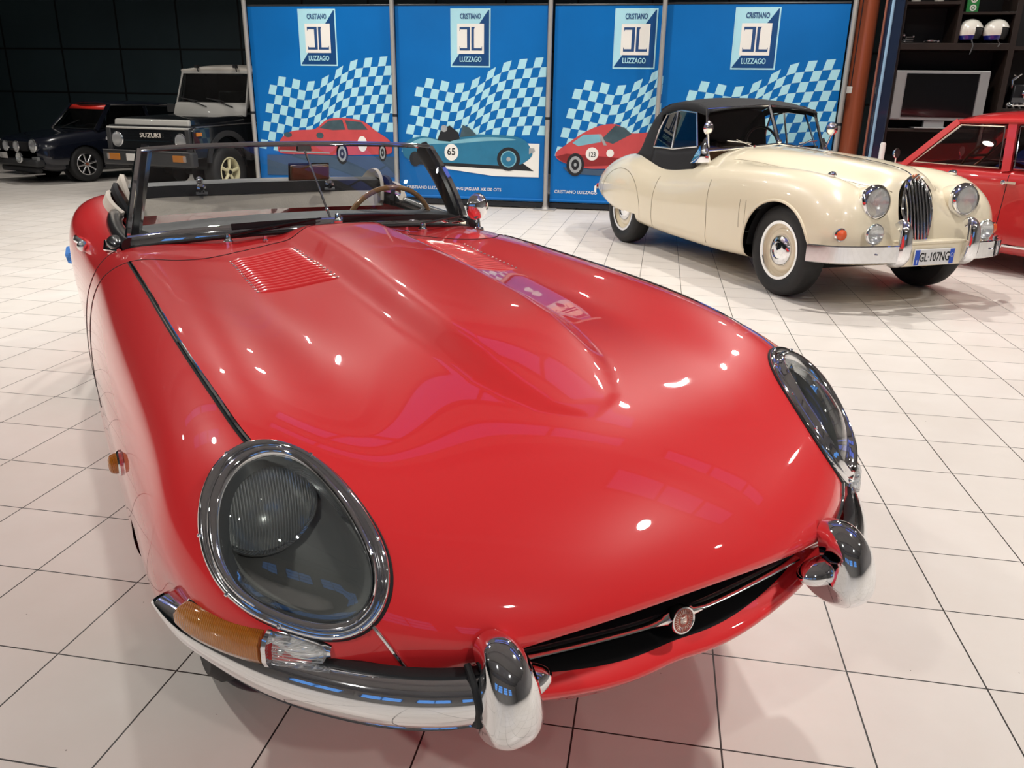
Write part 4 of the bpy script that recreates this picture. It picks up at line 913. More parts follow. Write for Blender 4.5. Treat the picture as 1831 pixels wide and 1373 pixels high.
# ---------------------------------------------------------------- small red saloon behind the cream car
def glasshouse(root, roof_mat, pillar_mat, X, zb, zt, yb, yt, fronts, pillars, roofth=.05, panes=True, xs_roof=None):
    """X=(screen base, screen top, rear top, rear base); pillars = list of (x base, x top, width)"""
    a, b, c, d = X
    rf = []
    for t in np.linspace(0, 1, 16):
        x = b+(c-b)*t; crown = roofth*math.sin(PI*t)**.5
        rf.append([(x-.06*(1-(q/yt)**2)*(1 if t < .5 else -1)*abs(1-2*t), q, zt+.012+(crown*.6+.035)*(1-abs(q/yt)**3)) for q in np.linspace(-yt, yt, 20)])
    MB().grid(np.array(rf)).build('roof', roof_mat, root, smooth=70, solid=.02)
    for s in (1, -1):
        m = MB()
        m.tube([(b-.01, s*yt, zt), ((b+c)/2, s*(yt+.012), zt+.012), (c+.01, s*yt, zt)], .020, 8).build('roof_gutter', roof_mat, root)
        for (xb, xt, w) in pillars:
            MB().tube([(xb, s*yb, zb), (xt, s*yt, zt)], 1., sec=[(-w, -.018), (-w, .018), (w, .018), (w, -.018)], up=(0, s, .3)).build('window_pillar', pillar_mat, root, smooth=30)
def red_saloon():
    root = thing('red_saloon', 'small boxy red saloon parked behind the cream car at the right edge', 'car', (2.10, 9.56, 0), math.atan2(-.71, .70))
    PT = mat('saloon_red_paint', (.50, .02, .022), .3, coat=1., var=(2, .03), bump=(700, .008))
    ST = [[(.06,0,.70),(.05,.2,.70),(.05,.4,.69),(.05,.52,.66),(.05,.58,.60),(.04,.60,.50),(.05,.58,.38),(.06,.45,.30),(.06,0,.30)],
     [(.14,0,.78),(.13,.25,.78),(.13,.45,.77),(.13,.58,.73),(.12,.65,.64),(.12,.67,.50),(.13,.66,.36),(.14,.5,.24),(.14,0,.24)],
     [(.45,0,.85),(.45,.25,.85),(.45,.45,.845),(.45,.60,.81),(.45,.68,.70),(.45,.70,.50),(.45,.69,.34),(.45,.6,.20),(.45,0,.20)],
     [(.95,0,.91),(.95,.25,.91),(.95,.48,.90),(.95,.63,.875),(.95,.69,.76),(.95,.705,.52),(.95,.695,.34),(.95,.62,.20),(.95,0,.20)],
     [(1.7,0,.89),(1.7,.25,.89),(1.7,.5,.89),(1.7,.655,.875),(1.7,.695,.76),(1.7,.705,.52),(1.7,.695,.34),(1.7,.62,.20),(1.7,0,.20)],
     [(2.5,0,.88),(2.5,.25,.88),(2.5,.5,.88),(2.5,.65,.865),(2.5,.69,.74),(2.5,.705,.52),(2.5,.695,.34),(2.5,.62,.20),(2.5,0,.20)],
     [(2.95,0,.80),(2.95,.25,.80),(2.95,.45,.80),(2.95,.58,.77),(2.95,.64,.66),(2.96,.66,.50),(2.95,.64,.36),(2.95,.5,.26),(2.95,0,.26)],
     [(3.04,0,.66),(3.04,.15,.66),(3.04,.3,.65),(3.04,.42,.62),(3.04,.5,.56),(3.04,.52,.48),(3.04,.5,.40),(3.04,.4,.34),(3.04,0,.34)]]
    lf = Loft(ST); full = lf.full(110, 300); sf = Surf(full); x, y, z = cells(full)
    m = ~((np.hypot(x-.60, z-.27) < .29) & (y > .5) & (z < .6)); m &= ~((np.hypot(x-2.64, z-.27) < .29) & (y > .5) & (z < .6))
    m &= ~((x > 1.1) & (x < 2.7) & (y < .60) & (z > .80))
    MB().grid(full, cu=True, mask=m).build('body', PT, root, smooth=60)
    glasshouse(root, PT, PT, (.92, 1.34, 2.72, 2.86), .875, 1.275, .655, .565, None, [(.93, 1.33, .030), (1.86, 1.80, .035), (2.80, 2.68, .06)], .11)
    for s in (1, -1):
        y0, y1 = .660*s, .575*s
        for (xa, xb, xc, xd) in ((1.02, 1.36, 1.74, 1.80), (1.92, 1.87, 2.58, 2.70)):
            P = [(xa, y0, .905), (xb, y1, 1.245), (xc, y1, 1.245), (xd, y0, .905)]
            MB().tube([np.array(p)+np.array([0, .004*s, 0]) for p in P], .009, 6, closed=True).build('window_trim', CHROME, root)
            MB().add(P, [(0, 1, 2, 3)]).build('side_window', glass('tinted_pane', (.35, .20, .20), refl=.07), root)
        MB().box((1.93, .712*s, .79), (.11, .02, .02)).ball((1.88, .715*s, .79), .022, 10).build('door_handle', CHROME, root)
        sf.strip([(.9, .70, .25), (1.6, .70, .25), (2.3, .70, .25)], .014, .008, sy=s).build('sill_strip', CHROME, root)
        sf.strip([(1.90, .69, .86), (1.90, .70, .6), (1.88, .70, .3)], .003, .001, sy=s).build('panel_gap', DARK, root)
        for wx in (.60, 2.64): car_wheel(root, (wx, .60*s, .26), s, .26, .15, .13, CHROME_OLD, 'disc')
        for wx in (.60, 2.64): MB().lathe([(.30, -.12), (.30, .08)], (wx, s*.60, .27), (0, s, 0), 26, a0=-.2, a1=PI+.2).lathe([(.0005, -.12), (.30, -.12)], (wx, s*.60, .27), (0, s, 0), 26).build('wheel_well', DARK, root)
        c = np.array([.80, .60*s, .97]); MB().lathe([(.0005, -.03), (.035, -.02), (.05, .0), (.046, .008), (.0005, .008)], c, (1, 0, .05), 20).tube([c-np.array([0, 0, .03]), c-np.array([0, 0, .1])], .008, 6).build('wing_mirror', CHROME, root)
        round_lamp(root, np.array([.10, .50*s, .62]), (-1, 0, 0), .085)
    W1 = [(.93, -.62, .89), (.93, .62, .89), (1.31, .55, 1.27), (1.31, -.55, 1.27)]
    MB().add(W1, [(0, 1, 2, 3)]).build('windscreen_pane', PANE, root)
    MB().tube([(2.86, -.6, .89), (2.86, .6, .89), (2.72, .52, 1.26), (2.72, -.52, 1.26)], .012, 6, closed=True).build('rear_window_trim', CHROME, root)
    MB().box((1.2, 0, .84), (.14, 1.1, .10)).build('dashboard', VINYL, root, bevel=.03)
    MB().tube([(1.42+.17*math.cos(a)*.6, -.30+.17*math.sin(a), .98+.17*math.cos(a)*.8) for a in np.linspace(0, 2*PI, 40, endpoint=False)], .012, 8, closed=True).tube([(1.42, -.30-.16, .98), (1.42, -.30+.16, .98)], .012, 6).build('steering_wheel', mat('wood_rim_small', (.28, .14, .05), .3, coat=.5, var=(30, .3)), root)
    for s in (1, -1): MB().box((1.95, .3*s, .78), (.12, .45, .62), rot=Matrix.Rotation(.2, 3, 'Y')).box((1.7, .3*s, .5), (.5, .45, .14)).build('seat', mat('maroon_seat', (.10, .015, .018), .5, var=(20, .2)), root, bevel=.04, seg=3)
    MB().box((2.45, 0, .70), (.14, 1.1, .5), rot=Matrix.Rotation(.2, 3, 'Y')).build('rear_seat', MATS['maroon_seat'], root, bevel=.04, seg=3)
    MB().box((1.5, 0, .24), (2.4, 1.1, .05)).build('underside', DARK, root)
red_saloon()

# ---------------------------------------------------------------- black off-road car at the left
def off_roader():
    root = thing('off_road_car', 'black and grey boxy off-road car with cream spoked wheels, by the dark wall', 'car', (-6.95, 10.45, 0), math.atan2(.985, .17)); root.scale = (1.06, 1.06, 1.06)
    BKP = mat('black_car_paint', (.006, .007, .009), .22, coat=1., var=(2, .2)); GRY = mat('silver_grey_paint', (.42, .41, .38), .35, coat=.6, var=(3, .06))
    WR = mat('pale_grey_roof', (.55, .51, .45), .4, coat=.3, var=(3, .05)); PLA = mat('dark_grey_plastic', (.03, .031, .033), .5, var=(8, .2))
    # lower body with bonnet
    def slab(name, pts, w0, w1, mt, bev=.03, seg=3, par=root):
        """side outline pts (x,z) extruded from -w..w with taper to the top"""
        n = len(pts); zs = [p[1] for p in pts]; z0, z1 = min(zs), max(zs)
        L_ = [(p[0], -(w0+(w1-w0)*(p[1]-z0)/(z1-z0)), p[1]) for p in pts]; Rr = [(p[0], (w0+(w1-w0)*(p[1]-z0)/(z1-z0)), p[1]) for p in pts]
        m = MB().add(L_+Rr, [tuple(range(n)), tuple(range(n, 2*n))[::-1]]+[(i, (i+1) % n, n+(i+1) % n, n+i) for i in range(n)])
        return m.build(name, mt, par, bevel=bev, seg=seg, smooth=40)
    slab('body', [(.02, .52), (.02, .88), (.06, .90), (1.18, .98), (3.36, .96), (3.40, .50), (2.9, .45), (2.1, .45), (1.2, .42), (.9, .50)], .66, .64, BKP)
    slab('bonnet', [(.06, .89), (.07, .96), (.14, .985), (1.22, 1.03), (1.22, .95)], .60, .58, BKP, .02)
    slab('bonnet_front_panel', [(.045, .895), (.055, .965), (.10, .975), (.10, .895)], .605, .60, GRY, .012)
    for s in (1, -1):
        # wing with arch
        P = [(.0, .52), (.0, .86), (.04, .90), (1.2, .93), (1.2, .50)] 
        arch = [(.66+.40*math.cos(a), .40+.40*math.sin(a)) for a in np.linspace(.25, PI-.25, 16)]
        out = [(0., .50), (0., .84), (.05, .885), (1.25, .93), (1.25, .50)]+arch
        n = len(out); a_ = [(p[0], .60*s, p[1]) for p in out]; b_ = [(p[0], .70*s, p[1]) for p in out]
        MB().add(a_+b_, [tuple(range(n)), tuple(range(n, 2*n))]+[(i, (i+1) % n, n+(i+1) % n, n+i) for i in range(n)]).build('front_wing', BKP, root, bevel=.012, smooth=30)
        MB().tube([(.66+.41*math.cos(a), .70*s, .40+.41*math.sin(a)) for a in np.linspace(.1, PI-.1, 26)], 1., sec=[(-.04, -.012), (-.04, .012), (.03, .02), (.03, -.012)], up=(0, s, 0)).build('arch_flare', PLA, root)
        MB().tube([(.06, .705*s, .885), (.7, .71*s, .915), (1.3, .71*s, .93)], .008, 6).build('side_moulding', CHROME_OLD, root)
        MB().box((.10, .708*s, .80), (.10, .02, .05)).build('side_repeater', AMBER, root, bevel=.006)
        for wx in (.66, 2.68): car_wheel(root, (wx, .615*s, .345), s, .345, .20, .20, mat('cream_wheel_paint', (.72, .66, .42), .4, coat=.3, var=(6, .05)), 'spoke5', hub=DARK)
        for wx in (.66, 2.68): MB().lathe([(.41, -.2), (.41, .06)], (wx, s*.60, .40), (0, s, 0), 26, a0=-.0, a1=PI).lathe([(.0005, -.2), (.41, -.2)], (wx, s*.60, .40), (0, s, 0), 26).build('wheel_well', DARK, root)
        # door window and side of the cab
        MB().add([(1.42, .665*s, .98), (1.55, .60*s, 1.58), (2.2, .60*s, 1.58), (2.2, .665*s, .98)], [(0, 1, 2, 3)]).build('side_window', glass('dark_pane', (.12, .12, .13), refl=.08), root)
        MB().box((2.75, .63*s, 1.28), (1.1, .03, .62)).build('hardtop_side', BKP, root, bevel=.01)
        for (xb, xt) in ((1.38, 1.52), (2.22, 2.22)): MB().tube([(xb, .67*s, .97), (xt, .60*s, 1.60)], .028, 8).build('window_pillar', BKP, root)
        c = np.array([1.36, .80*s, 1.10]); MB().box(c, (.03, .16, .11)).tube([c, (1.40, .67*s, 1.02)], .008, 6).build('wing_mirror', PLA, root, bevel=.01)
    # grille, lamps and bumper
    MB().box((.0, 0, .72), (.05, 1.24, .30)).build('grille_panel', BKP, root, bevel=.01)
    gr = MB()
    for k in range(7): gr.box((-.028, 0, .605+.036*k), (.012, .74, .012))
    gr.build('grille_slats', BKP, root)
    MB().box((-.035, 0, .705), (.012, .76, .016)).build('grille_trim', CHROME, root)
    MB().tube([(-.03, -.66, .865), (-.03, .66, .865)], .014, 8).build('nose_trim', GRY, root)
    text_mesh('SUZUKI', .08, 1.25, WR, root, 'maker_lettering', (-.050, -.06, .775), (R(90), 0, R(-90)), .004)
    for s in (1, -1):
        round_lamp(root, np.array([-.025, .515*s, .715]), (-1, 0, 0), .088)
        MB().box((-.02, .64*s, .70), (.05, .07, .32)).build('lamp_surround', GRY if False else PLA, root, bevel=.01)
        MB().box((-.105, .53*s, .50), (.02, .20, .085)).build('bumper_indicator', AMBER, root, bevel=.008)
        MB().box((-.108, (.62)*s, .50), (.018, .05, .08)).build('bumper_sidelight', CLEAR_LENS, root, bevel=.008)
    MB().box((-.04, 0, .49), (.13, 1.46, .19)).build('front_bumper', PLA, root, bevel=.03, seg=3)
    MB().box((-.112, 0, .585), (.008, 1.40, .010)).build('bumper_line', CHROME_OLD, root)
    MB().box((-.12, .16, .50), (.01, .30, .09)).build('front_plate', mat('old_plate', (.55, .53, .50), .5, var=(9, .1)), root, bevel=.003)
    MB().box((1.6, 0, .42), (3.0, .9, .12)).build('chassis', DARK, root); MB().tube([(.66, -.55, .33), (.66, .55, .33)], .04, 10).ball((.66, .15, .30), .12, 12).build('front_axle', DARK, root)
    # windscreen frame, glass, roof
    b, t = (1.20, .625, 1.00), (1.42, .585, 1.60)
    MB().add([(b[0], -b[1], b[2]), (b[0], b[1], b[2]), (b[0]+.06, b[1]*.99, 1.16), (b[0]+.06, -b[1]*.99, 1.16)], [(0, 1, 2, 3)]).build('scuttle_panel', GRY, root, solid=.03, bevel=.01)
    MB().tube([(1.255, -.60, 1.15), (1.255, .60, 1.15), (1.42, .57, 1.60), (1.42, -.57, 1.60)], 1., closed=True, sec=[(-.035, -.02), (-.035, .02), (.035, .02), (.035, -.02)], up=(-1, 0, .3)).build('windscreen_frame', GRY, root, smooth=30)
    MB().add([(1.255, -.58, 1.17), (1.255, .58, 1.17), (1.40, .55, 1.57), (1.40, -.55, 1.57)], [(0, 1, 2, 3)]).build('windscreen_glass', glass('smoked_pane', (.30, .33, .33), refl=.10), root)
    MB().tube([(1.25, -.585, 1.165), (1.25, .585, 1.165), (1.405, .555, 1.58), (1.405, -.555, 1.58)], .012, 6, closed=True).build('windscreen_seal', BLACK_RUBBER, root)
    rows = [[(x_, q, 1.625+h_+.03*(1-(q/.60)**2)) for q in np.linspace(-.60, .60, 16)] for x_, h_ in ((1.40, .0), (1.55, .02), (1.75, .05), (2.4, .055), (3.30, .04), (3.38, .0))]
    MB().grid(np.array(rows)).build('roof', WR, root, solid=.05, smooth=60)
    for yy in (.28, -.38): MB().box((1.36, yy, 1.665), (.05, .05, .04)).tube([(1.36, yy, 1.66), (1.32, yy-.05, 1.60)], .008, 6).build('roof_clip', BLACK_RUBBER, root)
    for yy, e in ((.30, .0), (-.15, -.45)):
        MB().tube([(1.20, yy-.25, 1.13), (1.215, yy+.0, 1.20), (1.225, yy+.10, 1.23)], .007, 6).tube([(1.215, yy-.10, 1.20), (1.225, yy+.20, 1.24)], .008, 6).build('wiper', BLACK_RUBBER, root)
    MB().box((1.5, 0, 1.0), (.12, 1.1, .12)).box((2.1, .3, 1.05), (.12, .42, .6)).box((2.1, -.3, 1.05), (.12, .42, .6)).build('cab_interior', VINYL, root, bevel=.03)
    MB().tube([(1.68, -.30+.18*math.sin(a), 1.10+.18*math.cos(a)) for a in np.linspace(0, 2*PI, 30, endpoint=False)], .012, 6, closed=True).build('steering_wheel', BLACK_TRIM, root)
    MB().box((3.39, 0, 1.1), (.03, 1.24, 1.1)).build('tail_door', BKP, root)
    for ch in root.children:
        if not ch.name.startswith('wheel') and not ch.name.startswith('front_axle'): ch.location.z += .05
off_roader()

# ---------------------------------------------------------------- dark rally coupe at the far left
def rally_coupe():
    root = thing('rally_coupe', 'low black rally coupe with round chrome lamps and a red windscreen band, far left', 'car', (-10.49, 12.0, 0), math.atan2(.93, .37))
    BKP = mat('navy_black_paint', (.006, .008, .016), .22, coat=1., var=(2, .2)); PLA = MATS['dark_grey_plastic']
    ST = [[(.05,0,.60),(.05,.2,.60),(.05,.4,.60),(.05,.5,.58),(.06,.57,.54),(.06,.59,.48),(.07,.57,.40),(.08,.45,.34),(.08,0,.34)],
     [(.10,0,.68),(.10,.25,.68),(.10,.45,.68),(.12,.60,.65),(.14,.68,.58),(.14,.70,.48),(.14,.69,.36),(.14,.55,.26),(.14,0,.26)],
     [(.50,0,.76),(.50,.25,.76),(.50,.48,.765),(.50,.63,.75),(.50,.73,.64),(.50,.75,.48),(.50,.74,.34),(.50,.6,.20),(.50,0,.20)],
     [(1.20,0,.84),(1.2,.28,.84),(1.2,.50,.84),(1.2,.66,.81),(1.2,.75,.68),(1.2,.77,.48),(1.2,.76,.34),(1.2,.66,.20),(1.2,0,.20)],
     [(2.0,0,.86),(2.0,.28,.86),(2.0,.50,.86),(2.0,.68,.83),(2.0,.76,.68),(2.0,.78,.48),(2.0,.77,.34),(2.0,.66,.20),(2.0,0,.20)],
     [(3.0,0,.86),(3.0,.28,.86),(3.0,.50,.86),(3.0,.66,.83),(3.0,.74,.68),(3.0,.76,.48),(3.0,.75,.34),(3.0,.6,.22),(3.0,0,.22)],
     [(3.7,0,.82),(3.7,.25,.82),(3.7,.45,.82),(3.7,.58,.78),(3.7,.65,.66),(3.7,.67,.50),(3.7,.65,.38),(3.7,.5,.30),(3.7,0,.30)],
     [(3.88,0,.70),(3.88,.2,.70),(3.88,.36,.70),(3.88,.46,.66),(3.88,.52,.58),(3.88,.54,.50),(3.88,.52,.42),(3.88,.4,.36),(3.88,0,.36)]]
    lf = Loft(ST); full = lf.full(110, 300); x, y, z = cells(full); sf = Surf(full)
    m = ~((np.hypot(x-.80, z-.28) < .32) & (y > .5) & (z < .62)); m &= ~((np.hypot(x-3.08, z-.28) < .32) & (y > .5) & (z < .62)); m &= ~((x > 1.5) & (x < 3.0) & (y < .60) & (z > .8))
    MB().grid(full, cu=True, mask=m).build('body', BKP, root, smooth=60)
    glasshouse(root, BKP, BKP, (1.08, 1.46, 2.70, 3.25), .83, 1.235, .665, .54, None, [(1.09, 1.45, .03), (2.16, 2.12, .02), (3.20, 2.74, .05)], .05)
    W_ = lambda t, q: (1.08+.37*t, q*(.62-.10*t), .85+.385*t)
    MB().add([W_(0, -1), W_(0, 1), W_(.80, 1), W_(.80, -1)], [(0, 1, 2, 3)]).build('windscreen_glass', glass('smoked_pane', (.3, .33, .33)), root)
    MB().add([W_(.80, -1), W_(.80, 1), W_(1, 1), W_(1, -1)], [(0, 1, 2, 3)]).build('windscreen_band', mat('red_sun_band', (.62, .03, .02), .4, var=(4, .05)), root, solid=.004)
    MB().tube([W_(-.02, -1.02), W_(-.02, 1.02), W_(1, 1.02), W_(1, -1.02)], .012, 6, closed=True).build('windscreen_trim', CHROME_OLD, root)
    for s in (1, -1):
        MB().add([(1.22, .655*s, .88), (1.50, .55*s, 1.22), (2.06, .55*s, 1.22), (2.10, .655*s, .88)], [(0, 1, 2, 3)]).add([(2.20, .655*s, .88), (2.16, .55*s, 1.22), (2.72, .55*s, 1.21), (3.05, .655*s, .88)], [(0, 1, 2, 3)]).build('side_window', glass('dark_pane', (.12, .12, .13), refl=.08), root)
        MB().tube([(1.14, .66*s, .86), (1.47, .548*s, 1.225)], .008, 6).tube([(1.48, .556*s, 1.245), (2.7, .556*s, 1.245)], .008, 6).build('side_window_trim', CHROME_OLD, root)
        for wx in (.80, 3.08):
            car_wheel(root, (wx, .66*s, .29), s, .29, .18, .18, CHROME_OLD, 'spoke8', hub=mat('copper_hub', (.45, .15, .08), .4, .7, var=(9, .2)))
            MB().lathe([(.33, -.12), (.33, .06)], (wx, s*.66, .28), (0, s, 0), 26, a0=-.2, a1=PI+.2).lathe([(.0005, -.12), (.33, -.12)], (wx, s*.66, .28), (0, s, 0), 26).build('wheel_well', DARK, root)
        round_lamp(root, np.array([.05, .52*s, .60]), (-1, -.02*s, .02), .100)
        round_lamp(root, np.array([-.02, .16*s, .585]), (-1, 0, 0), .080, 'driving_lamp')
        round_lamp(root, np.array([-.10, .34*s, .42]), (-1, 0, 0), .082, 'fog_lamp', lensmat=CLEAR_LENS)
        MB().box((.03, .60*s, .40), (.05, .16, .06)).build('front_sidelight', CLEAR_LENS, root, bevel=.01)
    MB().box((.03, 0, .585), (.04, .80, .14)).build('grille_panel', DARK, root); MB().box((-.01, 0, .56), (.012, .50, .02)).build('grille_trim', CHROME, root)
    MB().box((.06, 0, .33), (.16, 1.34, .12)).box((.10, 0, .22), (.10, 1.1, .10)).build('front_spoiler', PLA, root, bevel=.03)
    MB().box((.08, .0, .14), (.34, .8, .02)).build('sump_guard', CHROME_OLD, root)
    MB().box((-.03, .30, .43), (.01, .32, .09)).build('front_plate', MATS['old_plate'], root)
    WH = mat('white_sticker', (.75, .75, .75), .5, var=(9, .03))
    l, n = sf.near((1.45, -.75, .72))
    cl = MB()
    for q in range(7): cl.box((1.18+.045*q, -.785, .70+.012*math.sin(q)), (.034, .003, .05), rot=Matrix.Rotation(.25*(-1)**q, 3, 'Y'))
    cl.build('wing_lettering', WH, root)
    for zz in (.725, .685):
        cl = MB()
        for q in range(9): cl.box((1.52+.032*q+(.02 if zz < .7 else 0), -.785, zz), (.02 if q != 1 else .008, .003, .026 if q in (0, 2) else .018))
        cl.build('crew_lettering', WH, root)
    MB().box((1.7, 0, .85), (.14, 1.1, .10)).box((2.3, .3, .75), (.12, .42, .6)).box((2.3, -.3, .75), (.12, .42, .6)).build('cab_interior', VINYL, root, bevel=.03)
    MB().tube([(1.03, .25, .86), (1.20, -.02, .98)], .007, 6).build('wiper', BLACK_RUBBER, root)
    MB().box((2.0, 0, .24), (3.2, 1.1, .06)).build('underside', DARK, root)
rally_coupe()
# ---------------------------------------------------------------- blue banners with poles
BLUE = mat('banner_blue', (.003, .14, .45), .4, coat=.0, spec=.25, var=(1.2, .18)); BDK = mat('banner_dark_blue', (.006, .06, .20), .35, coat=.2, var=(3, .1))
BLT = mat('banner_light_blue', (.42, .74, .84), .38, coat=.2, var=(3, .04)); BWH = mat('banner_white', (.85, .83, .78), .4, coat=.1, var=(3, .03)); BPK = mat('banner_logo_blue', (.02, .07, .20), .4, var=(3, .1))
BRD = mat('banner_red', (.56, .07, .075), .4, var=(6, .15)); BRD2 = mat('banner_dark_red', (.26, .02, .022), .4, var=(6, .2)); BGL = mat('banner_window', (.05, .09, .11), .4, var=(9, .5)); BBK = mat('banner_black', (.012, .014, .018), .45, var=(6, .3))
BGR = mat('banner_grey', (.35, .37, .38), .4, var=(20, .3)); BTL = mat('banner_teal', (.02, .17, .30), .4, var=(5, .25)); BTL2 = mat('banner_pale_teal', (.20, .45, .55), .4, var=(6, .2)); BRF = mat('banner_road', (.05, .09, .15), .4, var=(4, .3))
LAY = [0]
def flat(P, mt, par, name, lay, x0, y0, sx=1.0):
    """flat print on the banner face, P in (x, z) banner coordinates"""
    return MB().add([(x0+p[0]*sx, y0-lay*.0012, p[1]) for p in P], [tuple(range(len(P)))]).build(name, mt, par, smooth=0, weld=False)
def circ(cx, cz, rx, rz=None, n=28): return [(cx+rx*math.cos(2*PI*k/n), cz+(rz or rx)*math.sin(2*PI*k/n)) for k in range(n)]
def smooth_loop(P, n=80):
    P = np.array([(a, b, 0) for a, b in P], float); t = np.arange(len(P)+1); Q = np.vstack([P, P[:1]])
    ext = np.vstack([P[-3:], Q, P[1:4]]); tt = np.arange(-3, len(P)+4); q = np.linspace(0, len(P), n, endpoint=False)
    r = spl(tt, ext, q); return [(a, b) for a, b, _ in r]
FX = [-.443, -.338, -.126, .08, .32, .574, .80, 1.005, 1.22, 1.36]; FZ = [1.685, 1.672, 1.643, 1.608, 1.658, 1.798, 1.894, 1.92, 1.938, 1.945]
def banner(x0, y0, lx, wdt, label, art, txt=None, tx0=None):
    root = thing('banner', label, 'banner', (0, 0, 0), 0, 'blue dealer banners')
    z0, z1 = .095, 2.565
    G = [[(x0+wdt*u, y0+.004*math.sin(u*7+v*2)*0, z0+(z1-z0)*v) for u in (0, 1)] for v in (0, 1)]
    MB().box((x0+wdt/2, y0+.006, (z0+z1)/2), (wdt, .010, z1-z0)).build('banner_sheet', BLUE, root, smooth=0)
    MB().tube([(x0, y0+.006, z1), (x0+wdt, y0+.006, z1)], .014, 8).build('top_rail', BBK, root)
    MB().tube([(x0, y0+.006, z0+.02), (x0+wdt, y0+.006, z0+.02)], .022, 10).build('bottom_hem', BLUE, root)
    rail = MB().box((x0+wdt/2, y0+.03, z0-.045), (wdt, .05, .06)).build('bottom_rail', BBK, root)
    # waving chequered flag
    m = MB(); C0 = -.443
    zt = lambda x: float(np.interp(x, np.linspace(-.45, 1.36, 120), spl(FX, np.array(FZ), np.linspace(-.45, 1.36, 120))))
    def P(c, r):
        x = C0+.1055*c; z = zt(min(x, 1.36))-.122*r; X = lx+x-.034*r; return (min(X, x0+wdt), y0-.0012, z)
    for c in range(0, 21):
        for r in range(0, 8):
            if (c+r) % 2 == 1 and lx+C0+.1055*c-.034*r < x0+wdt-.01:
                m.add([P(c, r), P(c, r+1), P(c+1, r+1), P(c+1, r)], [(0, 1, 2, 3)])
    m.build('checker_flag', BLT, root, smooth=0, weld=False)
    # logo
    lw, lh, lz = .537, .71, 1.81
    F = lambda P, mt, nm, lay: flat(P, mt, root, nm, lay, lx, y0)
    F([(0, lz), (lw, lz), (lw, lz+lh), (0, lz+lh)], BLT, 'logo_border', 1)
    F([(.018, lz+.018), (lw-.018, lz+.018), (lw-.018, lz+lh-.018), (.018, lz+lh-.018)], BDK, 'logo_ground', 2)
    F([(.018, lz+.03), (lw-.03, lz+lh-.018), (.018, lz+lh-.018)], BLT, 'logo_corner', 3)
    wx0, wx1, wz0, wz1 = .09, .45, lz+.165, lz+.53
    F([(wx0, wz0), (wx1, wz0), (wx1, wz1), (wx0, wz1)], BWH, 'logo_square', 4)
    u = lambda a, b: (wx0+(wx1-wx0)*a, wz1-(wz1-wz0)*b)
    F([u(.09, .11), u(.48, .11), u(.48, .89), u(.09, .89), u(.09, .74), u(.12, .81), u(.37, .81), u(.37, .19), u(.12, .19), u(.09, .26)], BPK, 'logo_mark', 5)
    F([u(.53, .11), u(.67, .11), u(.63, .18), u(.63, .81), u(.90, .81), u(.93, .74), u(.93, .89), u(.53, .89)], BPK, 'logo_mark', 5)
    text_mesh('CRISTIANO', .088, .62, BPK, root, 'logo_lettering', (lx+.27, y0-.0075, lz+.615), depth=.0004, bold=.0022)
    text_mesh('LUZZAGO', .088, .72, BLT, root, 'logo_lettering', (lx+.27, y0-.0075, lz+.095), depth=.0004, bold=.0022)
    if art: art(lambda P, mt, nm, lay: flat(P, mt, root, nm, lay, lx, y0), root, lx, y0)
    if txt: text_mesh(txt, .058, 1.0, BWH, root, 'banner_lettering', (tx0, y0-.003, .235), depth=.0004, align='LEFT', bold=.0006)
    return root
def wheel_art(F, cx, cz, rx, rz, lay=7):
    F(circ(cx, cz, rx*1.25, rz*1.2), BBK, 'printed_tyre', lay); F(circ(cx, cz, rx*.88, rz*.88), BGR, 'printed_rim', lay+1); F(circ(cx, cz, rx*.55, rz*.55), BBK, 'printed_rim_centre', lay+2); F(circ(cx, cz, rx*.2, rz*.2), BGR, 'printed_hub', lay+3)
def art_red_coupe(F, root, lx, y0):
    F([(-.60, .62), (1.3, .64), (1.32, .36), (-.62, .34)], BRF, 'printed_ground', 6)
    F(smooth_loop([(-.43, .70), (-.40, .80), (-.25, .93), (0, .97), (.18, 1.0), (.33, 1.11), (.58, 1.14), (.86, 1.10), (1.04, .98), (1.22, .87), (1.27, .76), (1.24, .68), (1.0, .66), (.5, .64), (0, .64), (-.35, .64)]), BRD, 'printed_car_body', 7)
    F([(.22, 1.0), (.36, 1.10), (.56, 1.115), (.60, .985), (.42, .975)], BGL, 'printed_windscreen', 8); F([(.64, .985), (.60, 1.11), (.84, 1.09), (.93, .99)], BGL, 'printed_side_window', 8)
    F([(-.42, .69), (-.36, .80), (0, .80), (.10, .70), (-.30, .66)], BRD2, 'printed_nose_shade', 8); F(circ(-.26, .90, .06, .035), BGL, 'printed_headlamp', 9); F(circ(.22, .90, .055, .04), BGL, 'printed_headlamp', 9)
    F([(-.40, .665), (.35, .655), (.35, .672), (-.40, .69)], BGR, 'printed_bumper', 9)
    F(circ(.84, .80, .07, .105), BWH, 'printed_roundel', 9)
    wheel_art(F, .535, .66, .07, .12); wheel_art(F, 1.13, .69, .045, .10)
